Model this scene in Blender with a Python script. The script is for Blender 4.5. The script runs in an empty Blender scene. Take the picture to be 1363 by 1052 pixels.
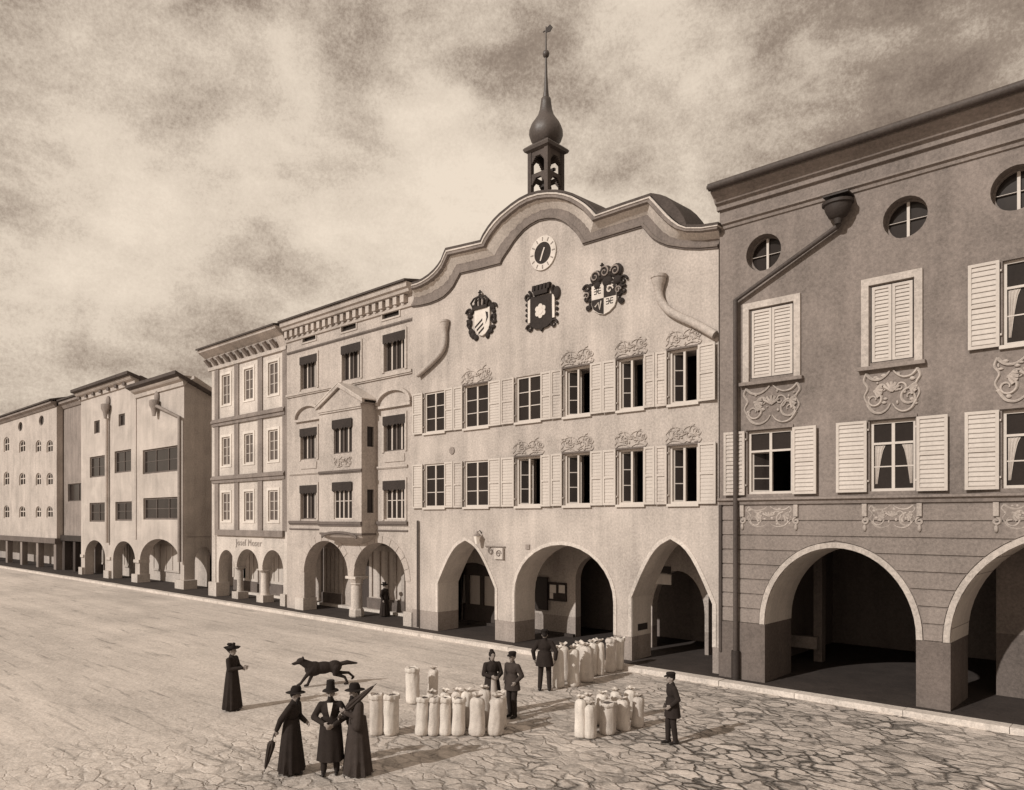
import bpy, bmesh, math, random
from mathutils import Vector, Matrix
from mathutils.geometry import tessellate_polygon
random.seed(7)
scene = bpy.context.scene
C = scene.collection
PI = math.pi
# ------------------------------------------------------------------ survey of the square
# x runs along the row of houses (to the right), y into the houses, z up; the kerb is y = 0.
FW = (-0.67907, 0.73407); RT = (0.73407, 0.67907); CAMY = -20.6; EYE = 5.0
def wx(px, y):
    u = (px-681.5)/1000; t = (y-CAMY)/(FW[1]+u*RT[1]); return t*(FW[0]+u*RT[0])
def wz(px, py, y):
    u = (px-681.5)/1000; t = (y-CAMY)/(FW[1]+u*RT[1]); return EYE+t*(690-py)/1000
def gnd(px, py, z=0.0):
    u = (px-681.5)/1000; t = (EYE-z)*1000/(py-690)
    return Vector((t*(FW[0]+u*RT[0]), CAMY+t*(FW[1]+u*RT[1]), z))
def dirpx(px, py):
    u = (px-681.5)/1000
    return Vector((FW[0]+u*RT[0], FW[1]+u*RT[1], (690-py)/1000)).normalized()

# ------------------------------------------------------------------ mesh helpers
class MB:
    def __init__(s): s.v = []; s.f = []
    def add(s, vs, fs):
        n = len(s.v); s.v += [tuple(v) for v in vs]; s.f += [tuple(i+n for i in f) for f in fs]; return s
    def box(s, x0, x1, y0, y1, z0, z1):
        return s.add([(x0,y0,z0),(x1,y0,z0),(x1,y1,z0),(x0,y1,z0),(x0,y0,z1),(x1,y0,z1),(x1,y1,z1),(x0,y1,z1)],
                     [(0,3,2,1),(4,5,6,7),(0,1,5,4),(1,2,6,5),(2,3,7,6),(3,0,4,7)])
    def obox(s, o, a, b, c):            # origin and three edge vectors
        o, a, b, c = map(Vector, (o, a, b, c))
        return s.add([o,o+a,o+a+b,o+b,o+c,o+a+c,o+a+b+c,o+b+c],
                     [(0,3,2,1),(4,5,6,7),(0,1,5,4),(1,2,6,5),(2,3,7,6),(3,0,4,7)])
    def prism(s, outline, y0, y1, holes=()):   # xz outline (and holes) between two depths
        loops = [list(outline)] + [list(h) for h in holes]
        tri = tessellate_polygon([[Vector((a,b,0)) for a,b in l] for l in loops])
        flat = [p for l in loops for p in l]; n = len(flat)
        vs = [(a,y0,b) for a,b in flat] + [(a,y1,b) for a,b in flat]
        fs = [tuple(t) for t in tri] + [tuple(i+n for i in reversed(t)) for t in tri]
        k = 0
        for l in loops:
            m = len(l)
            for i in range(m):
                j = (i+1) % m; fs.append((k+i, k+j, k+j+n, k+i+n))
            k += m
        return s.add(vs, fs)
    def rings(s, rs, cap=True, closed=True):
        n = len(rs[0]); vs = [p for r in rs for p in r]; fs = []
        for i in range(len(rs)-1):
            for j in range(n if closed else n-1):
                k = (j+1) % n; fs.append((i*n+j, i*n+k, (i+1)*n+k, (i+1)*n+j))
        if cap:
            fs.append(tuple(range(n-1,-1,-1))); fs.append(tuple((len(rs)-1)*n+j for j in range(n)))
        return s.add(vs, fs)
    def lathe(s, prof, c=(0,0,0), n=16, sx=1, sy=1, wob=None):
        rs = []
        for r, z in prof:
            ring = []
            for j in range(n):
                a = 2*PI*j/n; q = r*(wob(a, z) if wob else 1)
                ring.append((c[0]+sx*q*math.cos(a), c[1]+sy*q*math.sin(a), c[2]+z))
            rs.append(ring)
        return s.rings(rs)
    def tube(s, pts, r, n=6, r2=None):
        pts = [Vector(p) for p in pts]; m = len(pts); rs = []
        for i, p in enumerate(pts):
            t = (pts[min(i+1,m-1)]-pts[max(i-1,0)])
            t = t.normalized() if t.length > 1e-9 else Vector((0,0,1))
            u = t.cross(Vector((0,1,0.013)));
            if u.length < .05: u = t.cross(Vector((1,0,0.02)))
            u.normalize(); w = t.cross(u)
            rr = r if r2 is None else r+(r2-r)*i/(m-1)
            rs.append([p+rr*(math.cos(2*PI*j/n)*u+math.sin(2*PI*j/n)*w) for j in range(n)])
        return s.rings(rs)
    def ball(s, c, r, n=10, m=7):
        if not hasattr(r, '__len__'): r = (r,r,r)
        vs = [(c[0],c[1],c[2]-r[2])]; fs = []
        for i in range(1, m):
            a = -PI/2+PI*i/m
            for j in range(n):
                b = 2*PI*j/n; vs.append((c[0]+r[0]*math.cos(a)*math.cos(b), c[1]+r[1]*math.cos(a)*math.sin(b), c[2]+r[2]*math.sin(a)))
        vs.append((c[0],c[1],c[2]+r[2])); top = len(vs)-1
        for j in range(n):
            k = (j+1) % n; fs.append((0, 1+k, 1+j)); fs.append((top, top-n+j, top-n+k))
            for i in range(m-2): fs.append((1+i*n+j, 1+i*n+k, 1+(i+1)*n+k, 1+(i+1)*n+j))
        return s.add(vs, fs)
    def cap(s, a, b, ra, rb, n=10):     # tapered capsule
        a, b = Vector(a), Vector(b); s.ball(a, ra, n); s.ball(b, rb, n)
        if (b-a).length > 1e-4:
            t = (b-a).normalized(); u = t.cross(Vector((.31,.2,.93)));
            if u.length < .1: u = t.cross(Vector((1,0,0)))
            u.normalize(); w = t.cross(u)
            s.rings([[p+r*(math.cos(2*PI*j/n)*u+math.sin(2*PI*j/n)*w) for j in range(n)] for p, r in ((a,ra),(b,rb))])
        return s
    def xf(s, M): s.v = [tuple(M @ Vector(v)) for v in s.v]; return s
    def mesh(s, name, origin=(0,0,0), smooth=0):
        o = Vector(origin); me = bpy.data.meshes.new(name)
        me.from_pydata([tuple(Vector(v)-o) for v in s.v], [], s.f)
        bm = bmesh.new(); bm.from_mesh(me); bmesh.ops.recalc_face_normals(bm, faces=bm.faces); bm.to_mesh(me); bm.free()
        if smooth: me.shade_smooth(); me.set_sharp_from_angle(angle=math.radians(smooth))
        return me
def origin_of(o):
    while o.parent: o = o.parent
    return o.location.copy()
def obj(name, mb, m, parent=None, smooth=0, label=None):
    me = mb.mesh(name, origin_of(parent) if parent else (0,0,0), smooth) if isinstance(mb, MB) else mb
    me.materials.clear(); me.materials.append(m)
    o = bpy.data.objects.new(name, me); C.objects.link(o)
    if parent: o.parent = parent
    if label: o['label'] = label
    return o
def thing(name, label, cat, loc=(0,0,0), group=None):
    o = bpy.data.objects.new(name, None); C.objects.link(o); o.location = loc; o.empty_display_size = .3
    o['label'] = label; o['category'] = cat
    if group: o['group'] = group
    return o
def struct(name, mb, m, kind='structure'):
    o = obj(name, mb, m); o['kind'] = kind; return o
def fuse(mb, voxel, it=3):               # one continuous skin out of overlapping volumes
    me = mb.mesh('tmp'); o = bpy.data.objects.new('tmp', me); C.objects.link(o)
    r = o.modifiers.new('r', 'REMESH'); r.mode = 'VOXEL'; r.voxel_size = voxel
    sm = o.modifiers.new('s', 'SMOOTH'); sm.iterations = it; sm.factor = .5
    dg = bpy.context.evaluated_depsgraph_get(); dg.update()
    out = bpy.data.meshes.new_from_object(o.evaluated_get(dg)); bpy.data.objects.remove(o); out.shade_smooth(); return out

# ------------------------------------------------------------------ materials
def sep(L):
    k = min(1, (max(L, .02)/.62)**.5)
    return (L*1.06, L*(.745+.165*k)*1.06, L*(.655+.17*k)*1.06)
def N(nt, t, **kw):
    n = nt.nodes.new(t)
    for k, v in kw.items():
        if k.startswith('i_'):
            key = k[2:]; n.inputs[int(key) if key.isdigit() else key].default_value = v
        else: setattr(n, k, v)
    return n
def M2(nt, op, a, b, clamp=False):
    n = nt.nodes.new('ShaderNodeMath'); n.operation = op; n.use_clamp = clamp
    for i, q in enumerate((a, b)):
        if q is None: continue
        if isinstance(q, (int, float)): n.inputs[i].default_value = q
        else: nt.links.new(q, n.inputs[i])
    return n.outputs[0]
def noise(nt, vec, scale, detail=4, rough=.6, dist=0):
    n = N(nt, 'ShaderNodeTexNoise'); n.inputs['Scale'].default_value = scale; n.inputs['Detail'].default_value = detail
    n.inputs['Roughness'].default_value = rough; n.inputs['Distortion'].default_value = dist
    nt.links.new(vec, n.inputs['Vector']); return n.outputs['Fac']
def mat(name, L, rough=.85, big=.6, fine=.75, streak=.4, bump=.25, fscale=13, bscale=.45, dado=None, spec=.25, metal=0):
    m = bpy.data.materials.new(name); m.use_nodes = True; nt = m.node_tree; b = nt.nodes['Principled BSDF']
    b.inputs['Roughness'].default_value = rough; b.inputs['Specular IOR Level'].default_value = spec; b.inputs['Metallic'].default_value = metal
    pos = N(nt, 'ShaderNodeNewGeometry').outputs['Position']
    n1 = noise(nt, pos, bscale, 7, .62, .4); n2 = noise(nt, pos, fscale, 3, .75)
    mp = N(nt, 'ShaderNodeMapping'); nt.links.new(pos, mp.inputs[0]); mp.inputs['Scale'].default_value = (1.6, 1.6, .16)
    n3 = noise(nt, mp.outputs[0], 1.3, 5, .6)
    f = M2(nt, 'ADD', M2(nt, 'MULTIPLY', M2(nt, 'SUBTRACT', n1, .5), big*1.6), 1.0)
    f = M2(nt, 'ADD', f, M2(nt, 'MULTIPLY', M2(nt, 'SUBTRACT', n2, .5), fine*1.5))
    f = M2(nt, 'ADD', f, M2(nt, 'MULTIPLY', M2(nt, 'SUBTRACT', n3, .5), streak*1.5))
    f = M2(nt, 'MAXIMUM', f, .15)
    col = N(nt, 'ShaderNodeVectorMath', operation='SCALE'); nt.links.new(f, col.inputs['Scale'])
    if dado:                              # a painted dado up to a fixed height
        sx = N(nt, 'ShaderNodeSeparateXYZ'); nt.links.new(pos, sx.inputs[0])
        zz = M2(nt, 'ADD', sx.outputs[2], M2(nt, 'MULTIPLY', M2(nt, 'SUBTRACT', n2, .5), .06))
        k = M2(nt, 'LESS_THAN', zz, dado[0])
        mx = N(nt, 'ShaderNodeMix', data_type='VECTOR'); nt.links.new(k, mx.inputs[0])
        mx.inputs[4].default_value = sep(L); mx.inputs[5].default_value = sep(dado[1])
        nt.links.new(mx.outputs[1], col.inputs[0])
    else: col.inputs[0].default_value = sep(L)
    nt.links.new(col.outputs[0], b.inputs['Base Color'])
    if bump:
        bp = N(nt, 'ShaderNodeBump'); bp.inputs['Strength'].default_value = bump; bp.inputs['Distance'].default_value = .03
        nt.links.new(M2(nt, 'ADD', M2(nt, 'MULTIPLY', n1, 1.5), n2), bp.inputs['Height']); nt.links.new(bp.outputs[0], b.inputs['Normal'])
    return m
MT = {}
MT['th'] = mat('town_hall_plaster', .395, streak=.45, dado=(.95, .27))
MT['th_corn'] = mat('shade_toned_cornice', .19, streak=.5)  # shade of the cove put into the plaster colour
MT['th_pale'] = mat('pale_moulding', .48, streak=.2)
MT['rb'] = mat('brown_plaster', .195, dado=(1.85, .125), streak=.4)
MT['rb_band'] = mat('brown_course_plaster', .215, dado=(1.85, .125), streak=.3)
MT['lining'] = mat('brightened_reveal', .56, big=.3, fine=.4)  # pale colour that brightens the arch reveals where they lie in shade
MT['rb_pale'] = mat('pale_arch_plaster', .42)
MT['rb_in'] = mat('shade_toned_vault', .16, big=.3)  # darkness of the deep arches painted into the wall colour
MT['c'] = mat('grey_plaster', .38, dado=(.9, .36), streak=.4)
MT['c_trim'] = mat('grey_trim', .40)
MT['c_dark'] = mat('stained_trim', .13)
MT['valance'] = mat('dark_valance_cloth', .035)
MT['b_white'] = mat('white_render', .47)
MT['b_dark'] = mat('dark_pilaster_stone', .20, streak=.6)
MT['stone'] = mat('pale_stone', .46)
MT['a'] = mat('sandy_plaster', .42, streak=.3)
MT['a_side'] = mat('side_wall_plaster', .40)
MT['d'] = mat('dull_plaster', .23, streak=.6)
MT['e'] = mat('weathered_plaster', .40, streak=.35)
MT['shutter'] = mat('white_shutter_paint', .48, rough=.6, big=.15, fine=.25, streak=.25, bump=.1)
MT['shutter_worn'] = mat('worn_shutter_paint', .43, rough=.7, big=.4, fine=.5, streak=.6, bump=.2)
MT['wframe'] = mat('white_window_paint', .52, rough=.55, big=.1, fine=.2, streak=.1, bump=0)
MT['curtain'] = mat('curtain_cloth', .45, big=.2, fine=.3)
MT['glass'] = mat('dark_window_glass', .026, rough=.16, big=.6, fine=.3, bump=0, spec=.2)
MT['greyglass'] = mat('grey_window_glass', .10, rough=.2, big=.5, fine=.6, bump=0, spec=.4)
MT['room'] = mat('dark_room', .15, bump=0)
MT['roof'] = mat('old_roof_tile', .07, fine=.9)
MT['copper'] = mat('dark_turret_metal', .07, rough=.5, streak=.8, spec=.5)
MT['turret'] = mat('dark_turret_wood', .075, streak=.7)
MT['iron'] = mat('dark_iron', .035, rough=.6)
MT['pipe'] = mat('zinc_pipe_dark', .07, rough=.6)
MT['pale_pipe'] = mat('painted_pipe', .40, rough=.7)
MT['kerb'] = mat('kerb_stone', .52, bscale=1.1)
MT['pave'] = mat('shaded_dark_pavement', .042, bscale=1.2, fine=.8)  # dark stone, lowered further so sunlit arcade floor looks shaded
MT['stucco'] = mat('white_stucco', .36, fine=.7)
MT['stucco_brown'] = mat('faded_stucco', .38, fine=.7)
MT['arms_dark'] = mat('dark_heraldic_paint', .03, fine=.7, bump=.2)
MT['arms_pale'] = mat('pale_heraldic_paint', .56, fine=.3)
MT['arms_mid'] = mat('worn_heraldic_gilding', .24, fine=.9)
MT['skin'] = mat('skin', .26, rough=.6, big=.1, fine=.15, streak=0, bump=.05, fscale=60)
MT['cloth'] = mat('black_wool', .030, rough=.95, big=.4, fine=.6, bump=.4, fscale=70, bscale=6, spec=.1)
MT['cloth2'] = mat('charcoal_wool', .050, rough=.95, big=.4, fine=.6, bump=.4, fscale=70, bscale=6, spec=.1)
MT['felt'] = mat('black_felt', .018, rough=.9, big=.3, fine=.4, fscale=70, bscale=6, spec=.15)
MT['apron'] = mat('pale_apron', .42, big=.3, fine=.3, bscale=5)
MT['shirt'] = mat('white_shirt', .6, big=.2, fine=.2, bscale=5)
MT['hair'] = mat('dark_hair', .02, fine=.6, fscale=80)
MT['fur'] = mat('dark_fur', .032, fine=.9, fscale=60, bscale=5, spec=.1)
MT['leather'] = mat('black_leather', .018, rough=.5, bump=.1)
MT['sack'] = mat('linen_sack', .60, big=.45, fine=.45, streak=.55, bump=.5, fscale=40, bscale=3)
MT['sack2'] = mat('linen_sack_old', .52, big=.5, fine=.5, streak=.6, bump=.5, fscale=40, bscale=3)
MT['grain'] = mat('grain', .10, fine=1.2, fscale=60)
MT['paper'] = mat('notice_paper', .68, big=.1, fine=.2, bump=0)
MT['wood'] = mat('dark_door_wood', .055, streak=.6)
MT['letter'] = mat('sign_lettering', .30, big=.2)

def ground_mat():
    m = bpy.data.materials.new('square_paving'); m.use_nodes = True; nt = m.node_tree; b = nt.nodes['Principled BSDF']
    b.inputs['Roughness'].default_value = .9; b.inputs['Specular IOR Level'].default_value = .2
    pos = N(nt, 'ShaderNodeNewGeometry').outputs['Position']
    n1 = noise(nt, pos, .16, 6, .6, .5); n2 = noise(nt, pos, 11, 4, .85); n4 = noise(nt, pos, 2.2, 5, .65)
    # long faint wheel and water marks along the street
    mp = N(nt, 'ShaderNodeMapping'); nt.links.new(pos, mp.inputs[0]); mp.inputs['Scale'].default_value = (.10, .9, 1); mp.inputs['Rotation'].default_value = (0,0,-.12)
    n3 = noise(nt, mp.outputs[0], 1.0, 6, .6)
    # rough slabs: warped cells
    wv = N(nt, 'ShaderNodeTexNoise'); wv.inputs['Scale'].default_value = 1.7; wv.inputs['Detail'].default_value = 3; nt.links.new(pos, wv.inputs['Vector'])
    w1 = N(nt, 'ShaderNodeVectorMath', operation='SUBTRACT'); nt.links.new(wv.outputs['Color'], w1.inputs[0]); w1.inputs[1].default_value = (.5,.5,.5)
    w2 = N(nt, 'ShaderNodeVectorMath', operation='SCALE'); nt.links.new(w1.outputs[0], w2.inputs[0]); w2.inputs['Scale'].default_value = .75
    w3 = N(nt, 'ShaderNodeVectorMath', operation='ADD'); nt.links.new(pos, w3.inputs[0]); nt.links.new(w2.outputs[0], w3.inputs[1])
    mp2 = N(nt, 'ShaderNodeMapping'); nt.links.new(w3.outputs[0], mp2.inputs[0]); mp2.inputs['Scale'].default_value = (1.85, 3.1, 0); mp2.inputs['Rotation'].default_value = (0,0,.12)
    vo = N(nt, 'ShaderNodeTexVoronoi', feature='DISTANCE_TO_EDGE'); vo.inputs['Scale'].default_value = 1.0; nt.links.new(mp2.outputs[0], vo.inputs['Vector'])
    vc = N(nt, 'ShaderNodeTexVoronoi', feature='F1'); vc.inputs['Scale'].default_value = 1.0; nt.links.new(mp2.outputs[0], vc.inputs['Vector'])
    sc = N(nt, 'ShaderNodeSeparateColor'); nt.links.new(vc.outputs['Color'], sc.inputs[0])
    width = M2(nt, 'MULTIPLY', M2(nt, 'SUBTRACT', noise(nt, pos, 1.6, 4, .7), .30, True), .62)
    crack = M2(nt, 'SUBTRACT', 1.0, M2(nt, 'DIVIDE', vo.outputs['Distance'], M2(nt, 'MAXIMUM', width, .012)), True)
    # the slabs lie bare on the right of the square, the left is sanded over
    sx = N(nt, 'ShaderNodeSeparateXYZ'); nt.links.new(pos, sx.inputs[0])
    mr = N(nt, 'ShaderNodeMapRange', interpolation_type='SMOOTHSTEP'); nt.links.new(M2(nt, 'ADD', sx.outputs[0], M2(nt, 'MULTIPLY', M2(nt, 'SUBTRACT', n1, .5), 5)), mr.inputs[0])
    mr.inputs[1].default_value = -21; mr.inputs[2].default_value = -5; mr.inputs[3].default_value = .03; mr.inputs[4].default_value = 1
    ck = M2(nt, 'MULTIPLY', crack, M2(nt, 'MULTIPLY', mr.outputs[0], M2(nt, 'MULTIPLY', M2(nt, 'SUBTRACT', noise(nt, pos, .42, 4, .7, .6), .30, True), 3.6, True)), True)
    f = M2(nt, 'ADD', 1.0, M2(nt, 'MULTIPLY', M2(nt, 'SUBTRACT', n1, .5), .7))
    f = M2(nt, 'ADD', f, M2(nt, 'MULTIPLY', M2(nt, 'SUBTRACT', n2, .5), 1.5))
    f = M2(nt, 'ADD', f, M2(nt, 'MULTIPLY', M2(nt, 'SUBTRACT', n4, .5), M2(nt, 'ADD', .45, M2(nt, 'MULTIPLY', mr.outputs[0], .7))))
    f = M2(nt, 'ADD', f, M2(nt, 'MULTIPLY', M2(nt, 'SUBTRACT', n3, .5), .8))
    f = M2(nt, 'ADD', f, M2(nt, 'MULTIPLY', M2(nt, 'MULTIPLY', M2(nt, 'SUBTRACT', sc.outputs[0], .5), .45), mr.outputs[0]))
    # broken ruts along the street and dark worn patches between the slabs
    mp3 = N(nt, 'ShaderNodeMapping'); nt.links.new(pos, mp3.inputs[0]); mp3.inputs['Scale'].default_value = (.30, 3.4, 1); mp3.inputs['Rotation'].default_value = (0,0,.10)
    rut = M2(nt, 'MULTIPLY', M2(nt, 'SUBTRACT', noise(nt, mp3.outputs[0], 1.0, 5, .72, .4), .565, True), 5.0, True)
    f = M2(nt, 'MULTIPLY', f, M2(nt, 'SUBTRACT', 1.0, M2(nt, 'MULTIPLY', rut, .75)))
    worn = M2(nt, 'MULTIPLY', M2(nt, 'MULTIPLY', M2(nt, 'SUBTRACT', noise(nt, pos, .7, 6, .75, .8), .54, True), 5, True), mr.outputs[0])
    f = M2(nt, 'MULTIPLY', f, M2(nt, 'SUBTRACT', 1.0, M2(nt, 'MULTIPLY', worn, .55)))
    f = M2(nt, 'MULTIPLY', f, M2(nt, 'SUBTRACT', 1.0, M2(nt, 'MULTIPLY', ck, .88)))
    f = M2(nt, 'MAXIMUM', f, .1)
    mxb = N(nt, 'ShaderNodeMix', data_type='VECTOR'); nt.links.new(mr.outputs[0], mxb.inputs[0])
    mxb.inputs[4].default_value = sep(.49); mxb.inputs[5].default_value = sep(.45)
    col = N(nt, 'ShaderNodeVectorMath', operation='SCALE'); nt.links.new(mxb.outputs[1], col.inputs[0]); nt.links.new(f, col.inputs['Scale'])
    nt.links.new(col.outputs[0], b.inputs['Base Color'])
    bp = N(nt, 'ShaderNodeBump'); bp.inputs['Strength'].default_value = .9; bp.inputs['Distance'].default_value = .07
    nt.links.new(M2(nt, 'ADD', M2(nt, 'MULTIPLY', ck, -1.0), M2(nt, 'ADD', M2(nt, 'MULTIPLY', n4, .7), M2(nt, 'MULTIPLY', n2, .25))), bp.inputs['Height'])
    nt.links.new(bp.outputs[0], b.inputs['Normal'])
    return m

# ------------------------------------------------------------------ ground, kerb, pavement
struct('ground', MB().add([(-3000,-3000,0),(3000,-3000,0),(3000,3000,0),(-3000,3000,0)], [(0,1,2,3)]), ground_mat())
kb = MB(); x = -300.0; rk = random.Random(3)
while x < 30:
    L = rk.uniform(1.6, 3.0); kb.box(x, x+L-.015, 0+rk.uniform(-.012,.012), .40, -.2, .15+rk.uniform(-.008,.008)); x += L
struct('kerb', kb, MT['kerb'])
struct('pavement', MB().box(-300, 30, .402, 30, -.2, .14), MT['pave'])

# ------------------------------------------------------------------ building pieces
def rect(x0, x1, z0, z1): return [(x0,z0),(x1,z0),(x1,z1),(x0,z1)]
def circ(cx, cz, r, n=28, sx=1): return [(cx+sx*r*math.cos(2*PI*i/n), cz+r*math.sin(2*PI*i/n)) for i in range(n)]
def archpts(x0, x1, zs, rise, kind='round', n=16):   # from left springing over to right springing
    c, h = (x0+x1)/2, (x1-x0)/2; out = []
    for i in range(n+1):
        q = -1+2*i/n
        if kind == 'round': a = PI*(1-i/n); out.append((c+h*math.cos(a), zs+rise*math.sin(a)))
        else:
            s = 1-abs(q)            # pointed: a low curve near the springing, straight towards the tip
            z = .62*math.sin(min(1, s*1.25)*PI/2)+.38*s
            out.append((c+h*q, zs+rise*z/(.62+.38)))
    return out
def offs(pts, d):                    # push an arch line outwards
    out = []
    for i, p in enumerate(pts):
        a, b = pts[max(i-1,0)], pts[min(i+1,len(pts)-1)]
        tx, tz = b[0]-a[0], b[1]-a[1]; l = math.hypot(tx, tz) or 1
        out.append((p[0]-tz/l*d, p[1]+tx/l*d))
    return out
def strip(mb, inner, outer, y0, y1):
    for i in range(len(inner)-1):
        mb.prism([inner[i], inner[i+1], outer[i+1], outer[i]], y0, y1)
    return mb
def outline(x0, x1, zb, top, arches):
    o = [(x0, zb)]
    for k, a in enumerate(arches):
        if not a.get('join_l'): o.append((a['x0'], zb))
        o += archpts(a['x0'], a['x1'], a['zs'], a['rise'], a.get('kind', 'round'))
        if not a.get('join_r'): o.append((a['x1'], zb))
    o.append((x1, zb)); o += top
    return o
def louvred(mb, x0, x1, y0, y1, z0, z1, n=15, q=.45):
    b = .075
    mb.box(x0, x0+b, y0, y1, z0, z1); mb.box(x1-b, x1, y0, y1, z0, z1)
    for a in (z0, (z0+z1)/2-.04, z1-b): mb.box(x0+b, x1-b, y0, y1, a, a+b)
    mb.box(x0+b, x1-b, y1-.008, y1-.002, z0+b, z1-b)
    for i in range(n):
        z = z0+b+(z1-z0-2*b)*(i+.5)/n; h = (z1-z0)/n*.55
        mb.obox((x0+b, y1-.012-(y1-y0)*q, z-h*.6), (x1-x0-2*b,0,0), (0,(y1-y0)*q,h*1.1), (0,0,.02))
    return mb
def window(th, xc, w, z0, z1, yf, rec=.10, cols=2, bars=2, glass='glass', open_left=False, shut=None, sill=True, frame='wframe', fb=.075, curtain=False, valance=False, transom=None, name='window', shut_mat='shutter', half_open=False):
    x0, x1 = xc-w/2, xc+w/2; y = yf+rec; f = MB()
    f.box(x0, x0+fb, y, y+.09, z0, z1); f.box(x1-fb, x1, y, y+.09, z0, z1)
    f.box(x0+fb, x1-fb, y, y+.09, z0, z0+fb); f.box(x0+fb, x1-fb, y, y+.09, z1-fb, z1)
    zt = z1-fb
    if transom:
        zt = z0+(z1-z0)*transom; f.box(x0+fb, x1-fb, y-.003, y+.09, zt-.03, zt+.03)
    for k in range(1, cols):
        xx = x0+(x1-x0)*k/cols; f.box(xx-.04, xx+.04, y+.004, y+.085, z0+fb, z1-fb)
    o = obj(name, f, MT[frame], th)
    bw = .016
    def pane(xa, xb, za, zb, bars_):
        g = MB().box(xa, xb, y+.05, y+.062, za, zb); obj('pane', g, MT[glass], o)
        if bars_:
            m = MB()
            for i in range(1, bars_+1):
                zz = za+(zb-za)*i/(bars_+1); m.box(xa, xb, y+.028, y+.048, zz-bw, zz+bw)
            obj('glazing_bar', m, MT[frame], o)
    xm = (x0+x1)/2
    if open_left:
        # left casement folded inwards on its hinges, right half standing open
        hx = x0+fb; a = math.radians(38); L = (xm-.04-hx); m = MB()
        M = Matrix.Translation((hx, y+.09, 0)) @ Matrix.Rotation(a, 4, 'Z')
        for bx in ((0,.045,z0+fb,zt),(L-.045,L,z0+fb,zt),(.045,L-.045,z0+fb,z0+fb+.05),(.045,L-.045,zt-.05,zt),
                   (.045,L-.045,z0+(zt-z0)*.36,z0+(zt-z0)*.36+.03),(.045,L-.045,z0+(zt-z0)*.66,z0+(zt-z0)*.66+.03)):
            m.box(bx[0],bx[1],-.02,.02,bx[2],bx[3])
        m.xf(M); obj('open_sash', m, MT[frame], o)
        obj('sash_pane', MB().box(.045, L-.045, -.004, .004, z0+fb+.05, zt-.05).xf(M), MT[glass], o)
        if transom: pane(x0+fb, x1-fb, zt+.03, z1-fb, 0)
        if half_open: pane(xm+.04, x1-fb, z0+fb, zt, 0)
    else:
        e = [x0+fb]+[x0+(x1-x0)*k/cols for k in range(1, cols)]+[x1-fb]
        for k in range(cols):
            xa = e[k]+(.04 if k else 0); xb = e[k+1]-(.04 if k < cols-1 else 0)
            if transom: pane(xa, xb, z0+fb, zt-.03, bars); pane(xa, xb, zt+.03, z1-fb, 0)
            else: pane(xa, xb, z0+fb, z1-fb, bars)
    if curtain:
        for s in (-1, 1):
            c = MB(); rows = []
            for i in range(9):
                t = i/8; z = zt-.05-(zt-z0-.25)*t; wd = (w/2-.20)*(.72-.55*t**.6)
                rows.append([(xm+s*(w/2-.1-wd*j/10), y+.034+.012*math.sin(j*2.2+i*.3), z) for j in range(11)])
            c.rings(rows, cap=False, closed=False); obj('curtain', c, MT['curtain'], o, 60)
    if valance:
        v = MB(); n = 7; hv = .42
        wv = w-.12
        pts = [(x0-.06, z1+.03)]
        for i in range(n):
            a0 = x0-.06+(w+.12)*i/n; d = (w+.12)/n
            pts += [(a0, z1-hv+.06), (a0+d*.5, z1-hv-.02)]
        pts += [(x1+.06, z1-hv+.06), (x1+.06, z1+.03)]
        v.prism(pts, yf-.075, yf-.055); obj('valance', v, MT['valance'], o)
        for s in (-1, 1):
            xx = xm+s*w*.24; obj('curtain', MB().box(xx-.05, xx+.05, y+.02, y+.04, z0+fb, z1-.3), MT['curtain'], o)
    if sill: obj('sill', MB().box(x0-.06, x1+.06, yf-.09, yf+rec-.002, z0-.09, z0-.002), MT[frame], o)
    if shut:
        for s, sw in zip((-1, 1), shut):
            if not sw: continue
            L = (x0-.05-sw, x0-.05) if s < 0 else (x1+.05, x1+.05+sw)
            m = louvred(MB(), L[0], L[1], yf-.10, yf-.055, z0-.02, z1+.02, q=.12 if th.name == 'town_hall' else .4)
            hx = L[1] if s < 0 else L[0]
            for zz in (z0+.25, z1-.25): m.box(hx-.03 if s < 0 else hx-.04, hx+.04 if s < 0 else hx+.03, yf-.055, yf+.02, zz, zz+.05)
            ang = -s*abs(random.gauss(0, .045))
            m.xf(Matrix.Translation((hx, yf-.055, 0)) @ Matrix.Rotation(ang, 4, 'Z') @ Matrix.Translation((-hx, -(yf-.055), random.uniform(-.012,.012))))
            obj('shutter', m, MT[random.choice(('shutter','shutter','shutter_worn'))], o)
    return o
def spiral(cx, cz, r, turns, a0, s, y, n=26):
    return [(cx+s*r*(1-.8*i/n)*math.cos(a0+turns*2*PI*i/n), y, cz+r*(1-.8*i/n)*math.sin(a0+turns*2*PI*i/n)) for i in range(n+1)]
def curve(pts, k=6):
    P = [Vector(p) for p in pts]; Q = []
    for i in range(len(P)-1):
        p0, p1, p2, p3 = P[max(i-1,0)], P[i], P[i+1], P[min(i+2,len(P)-1)]
        for j in range(k):
            t = j/k; Q.append(.5*((2*p1)+(p2-p0)*t+(2*p0-5*p1+4*p2-p3)*t*t+(3*p1-p0-3*p2+p3)*t**3))
    return Q+[P[-1]]
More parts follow.
